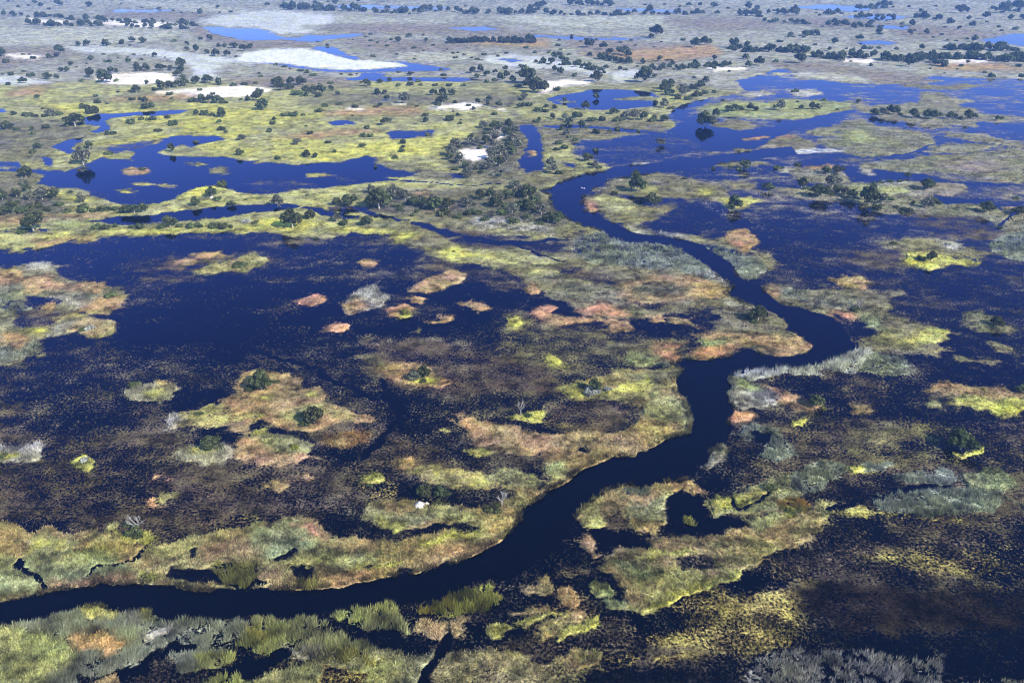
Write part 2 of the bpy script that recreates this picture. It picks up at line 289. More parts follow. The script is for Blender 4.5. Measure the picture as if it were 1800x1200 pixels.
# every patch: kind, edge softness (photo px), outline (photo px, laid on the ground plane)
ZONES = '''
h 6|1000,150 1180,190 1215,178 1290,140 1375,119 1440,138 1540,150 1640,134 1800,141 2700,140 2700,400 1800,420 1560,440 1400,420 1250,400 1180,300 1000,290
k 12|-600,460 0,440 200,425 420,440 400,458 300,470 200,466 130,462 90,468 0,500 -600,500
k 14|200,525 330,490 480,470 520,440 700,430 740,470 700,490 850,500 950,520 880,545 700,520 640,510 600,560 700,560 880,540 880,600 700,620 560,640 500,600 420,620 330,650 250,640 210,610 230,560
M 16|230,460 320,450 480,450 500,470 420,490 250,502
M 16|470,545 530,525 540,545 480,560
M 20|-600,640 0,650 150,700 300,700 330,760 500,830 480,880 300,880 100,860 -600,860
m 16|0,690 120,665 240,690 200,760 60,770
M 14|740,430 800,450 900,480 930,500 900,520 850,500 800,485 740,470
o 16|880,545 1000,560 1100,600 1200,600 1220,640 1050,640 1000,650 900,640 880,600
X 18|640,600 760,600 880,620 960,650 1000,700 900,690 800,700 700,690 650,650
X 18|650,740 700,770 780,790 800,830 720,840 640,830 640,780
X 20|-600,830 200,820 400,840 520,870 620,880 560,912 470,920 300,945 100,930 -600,945
M 16|450,815 520,800 700,850 640,890 560,900 470,880
M 18|1230,750 1500,740 1900,730 1900,850 1500,830 1300,800
o 18|1550,735 1680,745 1700,790 1640,830 1500,830 1480,770
M 22|1300,800 1800,830 1900,1010 1500,1000 1300,990
M 16|1440,930 1560,930 1600,990 1440,1010
N 18|1290,1000 1380,985 1440,1010 1420,1060 1410,1120 1300,1145 1230,1150 1130,1125 1100,1070 1160,1055 1230,1022
k 10|1100,1065 1160,1062 1200,1075 1180,1110 1120,1110
k 12|1270,1005 1340,990 1400,1000 1400,1020 1330,1025 1280,1030
v 20|1380,1015 1500,1000 1900,1040 2700,1050 2700,1160 1500,1150
N 22|1540,965 1650,955 1800,960 2700,960 2700,1012 1800,1005 1640,990
d 24|1420,1110 1560,1100 1900,1090 1900,1200 1600,1160
M 14|700,1100 1000,1060 1100,1060 1130,1120 1250,1140 1100,1200 760,1240 720,1160
k 10|760,1100 830,1110 870,1090 920,1050 880,1040 960,1040 1000,1060 970,1090 870,1130 780,1145
k 14|940,960 1000,960 1060,985 1080,1020 1000,1030 930,1010 920,990
M 12|960,985 1060,1000 1050,1015 960,1010
m 22|1490,500 1600,480 1800,500 2400,500 2400,690 1800,690 1560,680 1520,620
F 2|-900,-99 2700,-99 2700,140 1800,139 1640,134 1540,150 1440,138 1375,119 1340,130 1290,142 1310,160 1260,170 1215,178 1190,200 960,200 -900,160
Y 5|-600,152 0,150 300,140 450,150 700,140 960,150 1200,150 1300,162 1215,178 1185,190 1172,205 1190,225 1160,232 1080,238 1005,250 1010,275 1060,290 1070,294 1025,307 1000,315 970,331 950,335 969,342 966,355 985,377 1000,387 1025,397 1055,405 1000,412 900,416 850,408 760,402 745,436 700,421 690,412 600,410 570,420 520,413 450,408 330,409 200,413 165,418 112,422 62,434 0,440 -600,470
O 8|0,212 130,214 165,235 120,250 95,262 75,280 30,285 -600,280 -600,215
O 8|-600,300 60,303 80,312 60,330 20,340 -600,340
O 9|640,330 760,335 900,332 960,340 966,356 1000,390 960,402 860,402 760,392 700,380 640,372
O 9|560,160 700,165 900,160 930,175 900,188 760,185 600,190 520,180
O 9|640,280 780,300 900,310 960,320 940,332 830,322 700,312
q 9|900,200 960,215 1170,212 1170,235 1100,238 1010,250 960,262 930,290 950,310 1000,300 1000,315 960,330 910,330 890,300 900,250
V 6|400,140 520,135 600,142 640,150 520,155 420,152
f 5|0,50 180,50 330,56 280,70 150,82 -600,78 -600,52
f 5|220,0 330,4 450,18 450,27 330,20 240,10
V 4|190,21 380,26 380,34 250,33 190,30
k 4|570,10 640,9 750,12 800,14 780,17 700,16 600,15
k 2|355,48 390,47 450,50 480,55 487,63 500,66 525,66 540,60 560,62 575,66 560,75 520,74 490,70 450,72 420,70 375,62
k 3|200,18 300,17 300,20 200,22
k 3|560,62 640,59 640,64 570,70
V 3|337,55 355,48 360,58 420,71 450,75 500,72 530,75 550,86 450,87 400,78 345,62
w 5|385,28 450,21 500,20 600,28 590,38 545,58 490,60 455,48 400,48 350,38
f 6|590,28 700,33 780,40 780,46 700,45 590,40
V 5|540,48 700,42 850,48 960,62 800,60 640,58
V 6|-600,85 90,85 130,95 0,120 -600,122
V 6|600,70 720,72 840,82 760,92 640,84
f 6|960,26 1260,32 1200,46 1000,50 900,40 860,30
V 5|1180,32 1330,36 1360,48 1240,52 1170,40
f 5|700,94 830,92 850,104 760,110 700,104
P 5|830,66 960,72 960,84 830,78
V 5|1000,70 1200,80 1260,98 1150,112 1080,100 1000,82
w 4|115,84 180,82 260,86 330,95 390,100 450,108 440,113 390,109 386,118 376,130 386,139 338,140 342,118 300,104 250,96 150,93
w 4|340,96 420,104 400,112 350,106
W 2|55,33 75,36 125,38 110,42 60,40
W 2|150,38 230,37 300,42 330,46 250,48 190,43
W 1.5|170,137 200,131 270,128 300,132 308,140 290,147 230,149 180,147
W 1.5|280,161 330,158 400,152 450,154 480,158 450,166 440,170 380,172 330,175 300,172 272,166
W 2|10,96 40,97 75,100 65,104 30,102
w 3|-60,133 30,133 60,140 90,146 40,150 -60,146
k 2|450,110 500,117 560,126 650,127.5 720,127 780,125 790,121 760,115 715,110 640,104 610,95 590,84 560,80 540,88
u 2|430,94 480,87 530,86 560,90 580,95 600,101 620,106 660,107 690,110 715,115 700,118 650,121 600,122 550,120 500,112 450,110 412,107
k 1.5|600,138 660,134.5 750,136 820,137 850,141 800,144 700,143 610,142
k 2|640,128 680,130 670,134 630,136
w 3|845,104 860,99 900,97 930,98 960,101 1000,107 1010,115 1050,120 1080,127 1050,131 1010,126 960,120 900,117 870,113
k 2|870,104 900,103 920,108 900,110
w 3|1080,135 1075,145 1110,140 1140,125 1110,124 1080,128
k 4|900,62 960,62 1050,66 1140,68 1100,71 1000,70 940,67
k 2|1080,14 1200,18 1210,21 1100,20
k 2|790,50 850,46 880,52 830,56
W 2|960,145 990,142 1035,143 1030,149 990,150 962,163 948,166 955,156
W 2|1240,121 1270,120 1310,119 1310,123 1260,125
P 4|1020,96 1100,92 1160,86 1250,80 1270,95 1180,108 1100,106
W 2|1650,107 1690,105 1740,106 1735,110 1700,114 1680,120 1665,116
W 2|1480,104 1535,106 1530,112 1490,108
P 5|1640,112 1760,114 1800,122 1700,124 1650,120
f 4|1350,130 1420,126 1500,130 1560,140 1600,147 1540,148 1440,139
V 5|1360,112 1450,112 1520,122 1620,136 1560,136 1440,124 1370,120
k 3|1450,8 1560,12 1500,22 1380,14
k 3|1480,30 1540,24 1600,30 1560,38
V 5|1380,30 1490,36 1560,46 1440,48
V 5|1560,44 1660,50 1760,62 1700,66 1580,64
k 4|1720,70 1760,63 1800,59 2200,54 2200,82 1800,81 1740,76
k 2|1680,77 1740,80 1780,84 1700,82
k 2|1500,74 1550,71 1580,76 1560,80 1510,79
k 2|1540,44 1600,47 1590,53 1545,50
k 3|1430,142 1500,146 1550,148 1440,152
q 3|1580,150 1720,149 1705,158 1650,160
V 3|1500,125 1600,140 1660,142 1600,150 1540,146
g 3|1617,165 1650,163 1665,170 1715,178 1650,187 1620,182
g 4|1495,178 1530,186 1600,182 1680,186 1740,200 1800,205 2200,205 2200,214 1800,213 1720,213 1715,224 1640,223 1590,212 1555,211
E 4|1350,182 1380,175 1440,178 1500,184 1495,195 1450,201 1420,208 1350,209 1270,205 1225,192 1260,182 1300,178
s 3|1300,165 1340,160 1360,166 1330,170
s 3|1380,158 1440,156 1450,166 1410,170
g 3|1418,232 1440,225 1470,220 1482,212 1510,210 1545,222 1590,225 1625,235 1645,250 1640,258 1615,260 1610,270 1570,276 1510,278 1490,272 1470,266 1438,252 1445,243
E 5|1490,232 1520,228 1530,250 1490,255
q 4|1350,240 1395,240 1438,255 1420,262 1380,260 1345,268
p 2|1350,240 1375,239 1395,241 1360,244
S 2|1345,266 1390,263 1470,262 1482,266 1420,270 1361,271
q 3|1220,228 1260,215 1300,212 1330,222 1290,232
g 4|1512,285 1600,282 1620,275 1700,270 1800,262 2400,262 2400,330 1800,320 1740,315 1660,303 1580,306 1515,300
V 5|1640,285 1740,280 1760,300 1680,300
g 3|1625,268 1650,255 1720,253 1760,256 1700,268
g 3|1665,235 1720,235 1760,245 1800,255 2200,255 2200,260 1760,260 1720,252 1660,240
q 3|1465,280 1495,277 1535,282 1500,285
V 4|1290,250 1400,255 1380,262 1290,258
g 4|1345,331 1420,336 1470,325 1540,321 1590,319 1680,316 1700,335 1640,345 1560,345 1650,352 1690,362 1800,368 2400,368 2400,402 1800,402 1740,395 1650,376 1600,373 1540,371 1500,356 1440,351 1400,346
E 4|1480,330 1560,322 1600,340 1500,348
V 4|1600,320 1680,316 1700,335 1660,342 1610,335
K 2|1645,343 1690,348 1745,353 1720,361 1660,357
K 2|1480,296 1570,301 1700,320 1790,325 1660,319 1540,316 1490,315
s 1.5|1512,304 1519,299 1530,301 1529,307 1518,307
s 3|1545,318 1600,317 1598,325 1550,325
g 4|1700,362 1760,366 1800,390 2300,390 2300,412 1800,412 1700,396 1650,382
P 3|1765,366 1800,364 2000,366 2000,376 1790,376
M 5|1600,372 1720,380 1760,405 1740,430 1660,420 1600,395
R 2|1728,430 1745,425 1770,412 1800,405 2400,400 2400,470 1800,462 1770,458 1745,445
M 8|1470,435 1530,428 1600,445 1640,470 1560,476 1490,458
q 5|1580,420 1640,422 1700,438 1740,450 1640,455 1570,440
Z 3|1586,446 1610,445 1650,452 1720,462 1715,466 1660,468 1640,475 1600,462
q 3|1555,427 1600,430 1590,436 1560,434
s 2|1655,426 1690,432 1680,438 1657,434
m 10|1340,380 1480,390 1560,410 1400,430 1350,420
q 5|1028,345 1060,338 1085,315 1110,308 1180,305 1230,318 1275,330 1280,345 1250,352 1200,350 1180,365 1150,380 1100,395 1060,381 1035,362
Y 4|1055,345 1100,348 1115,362 1090,372 1050,360
Y 4|1105,318 1150,325 1160,335 1120,340 1095,330
Z 2|1230,334 1250,335 1252,343 1232,342
m 5|1080,338 1130,345 1200,350 1200,360 1130,362
p 2|1023,355 1040,357 1043,368 1025,371
s 3|1048,328 1068,328 1070,333 1052,337
s 2|1065,314 1110,311 1110,315 1070,319
q 3|1080,394 1150,403 1200,408 1240,418 1310,412 1335,425 1280,440 1240,431 1190,420 1120,411
s 3|1105,402 1180,408 1200,416 1130,410
R 3|1236,431 1290,438 1330,453 1345,470 1330,487 1300,492 1280,470
P 2|1280,406 1310,404 1332,420 1327,429 1290,428 1268,420
p 2|1298,430 1320,433 1312,442 1300,438
q 3|1320,440 1350,445 1365,462 1345,475
Z 3|1268,352 1318,347 1330,358 1300,368 1280,364
q 4|1280,320 1330,325 1330,335 1290,332
s 3|1370,295 1420,298 1410,303 1375,302
p 2|1420,293 1462,291 1470,296 1430,298
g 3|1390,300 1460,300 1500,315 1470,325 1430,322 1400,310
q 5|1350,503 1380,500 1400,506 1430,512 1490,510 1545,516 1560,532 1545,556 1600,570 1640,575 1685,590 1640,600 1660,615 1640,625 1560,620 1530,622 1500,612 1510,600 1530,590 1500,570 1470,555 1440,552 1420,545 1400,542 1370,537 1353,520
g 5|1380,505 1470,512 1500,530 1480,550 1420,535
R 3|1375,505 1400,505 1405,525 1380,520
p 2|1453,552 1475,555 1490,567 1470,563
P 3|1350,502 1365,508 1362,528 1352,520
E 3|1500,565 1540,565 1540,580 1510,580
P 2|1462,490 1480,483 1510,485 1523,495 1520,505 1490,505 1465,497
Z 3|1605,590 1620,579 1668,581 1665,600 1610,607 1585,604
q 3|1560,515 1592,512 1597,520 1565,522
g 5|1690,552 1720,548 1740,560 1760,575 1770,582 1720,582 1695,570
q 4|1740,600 1770,600 1775,615 1745,617
q 3|1665,625 1700,628 1745,635 1730,638 1680,632
R 5|1520,618 1570,625 1605,645 1580,656 1530,652 1495,645
S 1.5|1282,661 1310,656 1350,650 1400,648 1432,642 1457,632 1481,629 1497,619 1520,615 1522,628 1500,650 1490,658 1463,660 1460,667 1420,666 1390,665 1350,672 1335,676 1310,668 1290,668
s 2|1283,680 1300,672 1330,677 1365,682 1385,700 1372,710 1340,718 1310,722 1290,715 1284,700
E 2|1310,672 1350,684 1350,690 1315,690
P 2|1378,700 1400,698 1415,705 1410,712 1445,718 1447,725 1430,728 1400,715 1385,712
p 2|1365,685 1378,692 1384,700 1374,698
p 2|1283,738 1300,728 1325,735 1327,742 1300,748 1280,745
P 3|1613,682 1640,672 1690,675 1750,680 1790,690 2100,698 2100,706 1760,700 1700,695 1650,691
Z 4|1650,703 1700,693 1760,699 1800,706 2000,708 2000,724 1800,720 1760,728 1730,718 1690,712
Y 3|1605,700 1640,696 1650,708 1615,710
P 3|1500,708 1530,712 1533,722 1515,725
M 8|1440,650 1520,660 1560,690 1540,720 1470,700
q 6|690,413 745,432 800,437 850,455 900,478 950,505 1010,545 1050,560 1120,562 1200,548 1265,555 1250,580 1222,592 1232,610 1225,632 1245,634 1312,616 1365,629 1422,625 1425,605 1390,580 1372,560 1345,547 1312,536 1272,516 1290,502 1265,486 1237,465 1200,440 1145,427 1100,425 1055,405 1000,408 900,418 760,394 690,400
M 7|770,400 850,410 910,425 1000,428 1000,440 900,445 800,432
g 6|1000,500 1080,505 1100,530 1040,535 980,520
M 7|960,475 1050,490 1090,500 1080,480 1000,460
o 6|1110,525 1200,530 1260,540 1250,555 1150,545
Y 4|740,440 790,433 850,437 940,447 1000,455 985,466 950,468 880,468 820,466 770,453
Z 3|750,436 800,436 830,448 790,452
Y 4|945,477 985,475 990,488 960,495 940,488
O 5|980,425 1060,432 1080,455 1000,450
R 3|1000,420 1055,406 1100,426 1145,428 1187,433 1212,450 1237,466 1255,486 1235,490 1180,472 1120,467 1050,460 1010,445
s 2|1240,475 1262,487 1288,502 1275,505 1250,490
P 4|1092,508 1110,494 1150,486 1220,490 1281,503 1270,516 1230,521 1170,528 1108,528 1095,520
O 5|1120,505 1160,500 1200,508 1180,518 1130,518
P 2|713,510 740,485 790,475 825,485 800,500 760,512 720,512
P 2|922,510 950,505 952,518 932,520
p 2|935,545 960,537 976,541 976,552 950,558 934,552
P 3|968,560 1000,553 1042,562 1036,568 978,567
p 3|1020,545 1060,535 1092,552 1065,556
P 4|1045,560 1100,565 1120,580 1070,585
P 3|1130,555 1160,556 1170,568 1140,570
P 3|1168,561 1208,563 1222,572 1180,578
P 4|1225,590 1290,588 1380,600 1345,611 1280,611 1235,606
p 2|1222,614 1262,611 1302,615 1270,628 1235,633
P 2|1352,599 1390,598 1425,607 1421,624 1363,629 1352,615
E 3|1222,600 1270,600 1275,610 1230,612
s 2|1270,530 1310,538 1345,550 1330,560 1290,545
Z 2|887,560 905,557 916,564 905,572 887,568
O 2|1063,613 1080,609 1088,616 1076,622
Z 2|957,635 970,630 983,637 975,642
p 1.5|1155,610 1195,609 1180,614 1160,614
p 1.5|1155,616 1180,620 1202,628 1190,632 1160,624
E 3|1100,625 1150,632 1145,642 1105,640
P 4|65,150 90,152 65,165 10,168 20,163
P 5|200,176 230,170 320,167 352,172 280,178
P 4|320,212 370,205 385,212 370,220 300,218
P 4|570,200 620,192 660,190 730,190 745,200 700,203 600,202
P 5|480,245 550,235 620,228 660,230 570,241 500,250
P 4|100,191 140,189 152,195 115,198
P 4|-600,386 60,379 150,375 182,377 170,382 120,388 60,393 -600,396
P 4|60,421 165,414 112,424 60,431
P 3|740,340 770,362 830,366 810,372 750,370 700,365 690,360
E 5|90,386 180,384 230,392 200,402 100,404 85,396
W 2|755,190 800,183 840,182 850,188 820,192 800,191
W 1.5|690,184 708,182 712,185
W 1.5|614,192 636,191 636,194.5
Z 5|165,407 200,403 300,405 400,400 450,398 560,404 690,405 680,411 600,407 450,403 420,408 300,412 170,412
Z 4|64,415 120,409 120,415 70,420
Z 4|450,387 500,388 560,393 560,400 450,398
Z 6|290,335 340,325 385,330 350,348 260,357 240,352
Z 6|80,332 110,338 160,350 150,357 110,350
Z 9|480,242 600,252 700,246 800,238 830,230 800,262 700,277 560,282 470,276
Z 8|150,205 60,180 250,190 400,200 450,230 380,250 300,215
Z 8|300,180 420,190 560,205 480,225 400,215
Z 6|160,254 230,244 320,236 400,245 440,265 400,275 330,255 260,240 200,262
U 6|783,262 800,250 835,246 850,225 870,212 905,222 918,240 908,290 890,306 830,302 790,288
U 7|845,338 880,345 930,332 962,352 975,368 990,380 1000,396 950,403 900,402 870,392 830,388 780,372 830,350
U 5|650,352 700,345 760,352 770,372 720,370 660,374
U 6|-60,340 30,345 110,352 115,374 40,380 -60,380
W 1.5|806,265 822,263 852,262 862,270 852,279 832,286 812,278
W 1.5|865,236 880,236 885,240 875,245
W 1.5|862,192 886,192 886,195
s 6|840,385 900,392 960,400 960,412 900,412 850,402
Y 4|870,403 950,408 948,416 880,414
K 3|-600,296 0,296 60,298 110,300 130,295 165,283 180,278 230,281 240,270 230,262 250,257 270,252 285,245 305,240 320,237 380,238 388,245 370,250 345,255 340,260 315,253 285,265 275,270 300,275 350,276 400,278 450,286 480,285 520,288 560,287 600,285 625,279 650,272 662,276 660,285 690,300 745,305 700,312 650,310 690,317 640,322 560,330 500,335 470,343 430,340 400,330 380,325 350,330 330,340 310,348 270,355 240,358 200,355 170,345 150,335 110,330 80,328 60,322 78,310 60,303 0,300 -600,300
m 6|150,335 250,340 270,355 200,352
m 6|400,320 520,318 560,328 470,340
m 5|560,310 680,305 740,305 680,312 600,318
M 5|170,260 250,250 280,246 250,262 200,268
y 3|230,321 290,322 322,328 310,334 280,328 240,326
P 1.5|222,298 235,293 260,293 270,298 262,305 235,305
O 2|372,299 385,295 403,298 395,303 378,303
Y 2|338,288 355,286 366,289 350,292
Z 1.5|213,335 230,334 227,337 215,337
y 3|540,306 575,305 580,309 545,311
K 1.5|100,255 115,248 140,243 148,240 150,248 135,253 125,262 140,268 120,270 103,267 98,260
K 1.5|143,208 160,204 180,200 230,199 290,195 335,193 320,200 280,204 230,205 195,208 185,213 190,220 193,227 180,233 165,234 165,230 175,222 155,218
K 1.5|-600,193 0,193 18,195 10,199 -600,199
K 1.5|70,277 85,277 97,287 86,293 80,285
k 3|-600,282 30,284 40,292 -600,292
K 1.5|140,387 155,385 195,380 262,375 325,368 375,364 450,360 500,359 535,362 520,368 480,371 450,373 420,379 300,389 220,393.5 195,393 165,388
K 2|535,362 580,374 632,384 622,389 570,380 530,368
M 4|570,362 640,366 660,378 600,378
k 2|645,374 720,388 700,392 650,382
K 2|720,391 750,394 790,406 800,413 780,416 760,408 735,399
K 2|800,414 840,419 900,424 960,421 1000,419 1000,422 950,426 900,432 850,428 810,420
y 3|760,398 775,397 780,401 765,403
Z 2|695,411 722,409 723,415 700,417
K 1|575,215 590,212 615,212 625,216 605,219 585,219
k 3|680,230 770,228 760,240 690,245
K 2|905,225 925,220 938,222 950,240 955,260 953,285 945,300 915,302 912,285 925,265 925,240
P 2|930,266 940,264 945,272 932,274
k 3|790,306 810,305 815,315 798,313
K 1.5|960,175 985,168 1020,162 1040,157 1100,158 1150,163 1160,172 1120,176 1150,179 1155,186 1110,190 1060,193 1030,192 1000,188 970,182
Y 1.5|1085,174 1110,172 1150,171 1152,174 1100,176
Y 2|978,178 1012,179 1010,182 985,182
K 1.5|955,222 1000,219 1070,224 1130,231 1172,236 1172,239 1100,232 1040,226 960,225
k 3|1035,255 1080,245 1120,240 1180,238 1230,245 1200,270 1150,280 1100,287 1075,292 1058,283 1030,268
k 2|985,285 1010,288 1015,296 992,292
K 2|1250,172 1225,180 1205,182 1190,190 1184,200 1200,211 1216,216 1212,205 1200,198 1206,192 1230,185
k 2|1190,195 1215,195 1215,210 1195,208
K 2|1175,232 1200,214 1220,216 1300,232 1350,225 1400,212 1490,194 1500,192 1500,198 1420,216 1370,240 1330,262 1250,268 1220,250
s 1.5|1118,289 1135,288 1165,289 1150,293 1140,292
p 1.5|1310,245 1340,241 1350,243 1330,247
q 2|1290,262 1340,264 1330,268 1295,268
q 3|1255,288 1310,282 1350,285 1330,292 1275,296
g 4|-60,477 50,463 80,467 100,480 130,500 175,497 205,508 232,517 215,528 207,540 185,553 155,552 130,548 160,560 195,565 200,578 190,590 160,594 130,588 100,590 60,600 70,610 66,630 20,640 -60,640
M 6|30,530 100,535 130,550 90,580 30,575
k 4|40,520 100,525 120,535 60,535
s 2|35,470 80,462 82,472 50,478
P 3|25,492 95,485 110,505 70,520 40,515
s 2|105,524 150,520 172,535 150,548 125,540
R 2|-60,512 10,515 35,530 58,545 30,552 -60,556
R 2|-60,618 30,610 62,604 66,628 30,638 -60,640
P 2|-60,478 25,470 32,490 10,500 -60,505
P 2|130,502 175,498 200,506 170,520 125,512
P 2|165,525 205,520 231,517 205,540 175,553 140,550
P 2|3,600 20,592 40,595 46,605 20,616
P 2|70,542 100,537 105,543 80,548
T 1.5|122,585 150,565 195,565 200,578 190,590 165,594
T 2|90,560 140,552 145,562 100,570
Z 2|40,585 60,580 78,582 70,588
p 1|525,530 545,521 567,522 568,533 550,540 530,537
p 1|580,577 595,568 615,570 618,577 600,586 582,583
P 1.5|617,461 635,455 655,460 640,466
s 1.5|600,537 620,520 640,505 650,500 680,520 675,540 640,552 610,550
P 2|602,538 625,532 650,545 630,552 610,549
p 1.5|680,545 710,537 722,545 720,556 690,557
P 1.5|715,525 730,518 746,523 735,537 718,533
Z 1.5|700,555 712,550 725,552 722,558 705,560
P 3|808,535 830,530 862,545 835,548
P 2|755,567 795,554 785,565 765,569
y 2|715,588 742,583 728,590
P 2|305,462 335,456 341,468 318,472
P 3|345,447 380,443 392,450 350,455
T 3|390,465 420,452 440,447 465,455 470,464 430,475 365,484 352,478
s 2|212,685 225,675 240,668 265,667 302,675 290,690 270,700 250,705 225,697
P 2|245,668 275,667 288,675 260,676
Y 2|250,685 275,678 282,686 262,698
P 1.5|408,675 415,660 440,650 465,655 500,655 530,662 537,670 525,680 500,684 560,681 566,695 558,710 590,720 640,735 656,745 640,748 590,748 570,760 545,763 500,758 480,740 455,735 440,715 440,700 415,690
T 5|560,712 620,728 610,742 560,735 520,755 490,720
y 3|288,735 320,715 350,710 400,712 430,700 445,720 470,735 440,748 420,745 370,748 310,752
P 3|395,705 435,695 450,720 410,725
P 3|410,745 440,735 440,755 420,760
s 3|290,735 310,722 325,735 315,750 300,748
Y 2|430,772 470,765 500,768 545,785 540,800 510,808 470,795 435,785
Z 1.5|540,690 557,688 552,697 538,697
Z 2|468,700 482,688 478,698
Z 2|452,762 470,755 480,765
M 4|540,765 600,750 660,760 655,780 590,800 560,795
b 3|560,772 600,765 640,762 638,785 590,800 572,795
s 3|318,797 345,783 400,780 425,795 410,810 360,812 330,808
Y 2|345,788 390,788 385,796 350,795
P 4|440,760 480,800 560,812 480,820 430,800
Z 1.5|127,817 140,808 172,810 176,817 155,827 135,824
s 2|-60,782 30,782 58,790 64,800 40,816 10,822 -60,822
Z 2|-60,802 10,803 22,808 0,818 -60,818
p 1|285,834 300,830 298,838 288,840
p 1|270,882 283,876 284,885 273,887
P 1|475,855 490,846 508,848 510,858 495,867 480,862
P 1|523,850 532,844 536,850 528,853
P 2|695,818 715,815 720,828 700,830
P 2|672,650 690,641 710,643 740,640 755,652 765,665 792,672 775,680 740,680 700,672 685,660
Z 2|735,669 762,664 757,673 740,675
q 4|640,630 670,632 680,642 655,642
Z 2|895,728 910,720 950,726 952,733 930,740 905,738
T 3|300,870 320,872 300,880
Y 1.5|195,920 215,915 220,925 200,935
Z 2|210,930 245,935 275,922 280,935 250,945 215,940
N 3|625,857 670,848 700,865 695,878 650,882 630,875
Z 1.5|632,850 650,843 668,848 666,857 640,860
Z 2|828,790 845,782 861,787 850,796 834,796
y 2|752,755 770,748 797,755 782,760
y 5|720,835 780,820 850,825 890,850 820,862 740,855
N 3|398,905 440,900 445,915 410,915
T 3|985,682 1040,665 1100,650 1180,650 1197,660 1182,665 1186,672 1185,692 1200,700 1205,715 1210,727 1214,742 1212,761 1150,783 1100,790 1050,765 1100,745 1130,720 1080,705 1020,706 990,695
O 4|1090,660 1150,650 1185,655 1180,672 1110,680
Z 3|983,690 1010,685 1040,695 1025,702 995,698
Z 3|1060,692 1110,670 1135,663 1125,690 1070,698
Y 3|1150,690 1200,705 1210,740 1150,745 1120,725
X 7|960,708 1060,708 1115,722 1060,755 1000,757 955,740
P 2.5|797,742 830,735 870,750 900,750 960,760 1010,752 1060,762 1110,755 1150,768 1112,793 1075,803 1050,812 1027,823 1002,843 985,853 960,863 950,850 970,830 920,800 870,785 830,765
T 4|1060,765 1150,750 1200,755 1150,782 1080,795 1050,785
E 3|965,820 1000,808 1000,825 975,835
d 3|1015,785 1035,780 1032,790 1018,793
Y 3|870,832 910,820 950,835 945,860 900,852
T 3|900,850 950,855 965,865 950,877 917,892 905,880
M 4|880,800 960,795 965,825 900,815
T 2.5|640,900 650,890 700,878 760,890 800,885 870,875 930,870 950,877 917,893 912,916 900,930 882,946 862,958 842,971 815,983 792,992 762,998 715,1010 657,1018 607,1028 590,1032 532,1035 450,1037 360,1040 307,1028 237,1025 180,1021 160,1030 107,1036 82,1040 15,1064 -100,1090 -600,1090 -600,950 0,930 60,945 100,935 180,930 260,948 300,950 400,935 470,920 520,912 560,912 575,925 578,945 650,952 750,936 830,931 780,925 700,930 640,925
d 6|575,925 640,940 760,936 830,926 790,918 700,925 640,915 580,915
E 8|-600,1000 40,980 100,962 200,975 230,1000 150,1020 60,1045 -600,1080
E 6|450,932 540,918 560,940 545,955 480,970 440,960
Y 6|40,960 100,945 150,960 90,975
Z 4|60,958 100,950 92,967 60,972
Y 6|640,905 720,900 800,890 830,905 780,915 700,925 640,920
Z 3|670,918 720,915 700,930 680,928
Z 2|735,955 790,942 815,934 815,945 770,955 740,960
Y 4|560,970 640,964 660,980 600,988 545,985
Z 2|640,985 700,982 690,990 620,992
P 6|370,968 430,955 420,975 380,985
P 5|560,1000 640,995 700,995 800,962 875,945 860,962 790,988 700,1012 600,1028 550,1025
P 4|75,1037 130,1026 180,1015 240,1018 180,1022
p 2|530,930 560,925 570,945 555,940
d 2|480,975 505,965 530,955 533,963 515,972 490,978
d 2|340,972 365,967 358,980 345,985
d 3|125,962 150,957 145,966 128,972
d 3|515,992 545,988 540,1008 520,1010
d 3|700,992 735,985 730,1005 702,1008
d 2|632,986 680,978 688,982 640,989
d 3|310,990 345,1000 440,1015 480,1030 430,1036 350,1028 310,1015
Q 3|365,1000 400,990 460,992 470,1010 445,1030 410,1032 385,1022
Q 3|250,1005 300,1002 302,1015 262,1020
Q 2|520,1010 545,1005 550,1025 530,1030
T 2.5|1010,911 1025,895 1050,872 1075,857 1100,852 1135,852 1160,846 1172,857 1165,870 1176,905 1158,915 1165,932 1130,927 1090,905 1060,920 1032,932
Y 3|1100,900 1120,875 1160,868 1176,905 1140,915
Y 2|1030,920 1060,905 1070,910 1040,928
R 2|1085,858 1130,852 1135,862 1098,866
P 2|1150,848 1200,846 1222,862 1190,868 1170,860
X 4|1062,900 1095,890 1115,905 1100,930 1070,925
K 6|1165,877 1185,860 1220,868 1250,882 1240,900 1300,905 1322,912 1300,926 1240,926 1190,930 1168,912
K 7|1020,935 1060,928 1110,928 1150,955 1110,966 1070,970 1050,950
k 3|1000,930 1030,955 1060,975 1000,970
P 2|1015,945 1035,937 1038,952 1030,960 1050,965 1040,970
Y 4|1240,870 1290,860 1330,852 1400,835 1430,840 1440,855 1400,880 1340,897 1260,897
Z 4|1250,868 1330,865 1340,880 1260,888
R 3|1395,832 1440,815 1490,828 1482,850 1425,868 1390,858
Z 3|1490,827 1540,821 1535,833 1505,838
R 2|1530,818 1570,816 1560,826 1535,830
T 4|1060,972 1090,960 1150,952 1140,930 1200,935 1300,928 1360,900 1430,900 1475,890 1460,912 1410,945 1350,970 1290,994 1200,1032 1150,1060 1100,1060 1092,1030 1065,990
E 4|1080,985 1130,978 1140,1000 1100,1006
E 4|1310,905 1360,895 1385,905 1340,930
Z 2|1112,973 1150,955 1200,950 1205,958 1150,973
Z 2|1110,1058 1160,1046 1230,1012 1290,990 1295,996 1225,1030 1150,1058
M 4|1180,965 1230,960 1260,985 1200,990
Q 3|1193,905 1210,903 1222,915 1205,922
B 2|1368,885 1400,878 1432,888 1425,905 1380,908
T 3|1430,900 1460,890 1470,905 1440,915
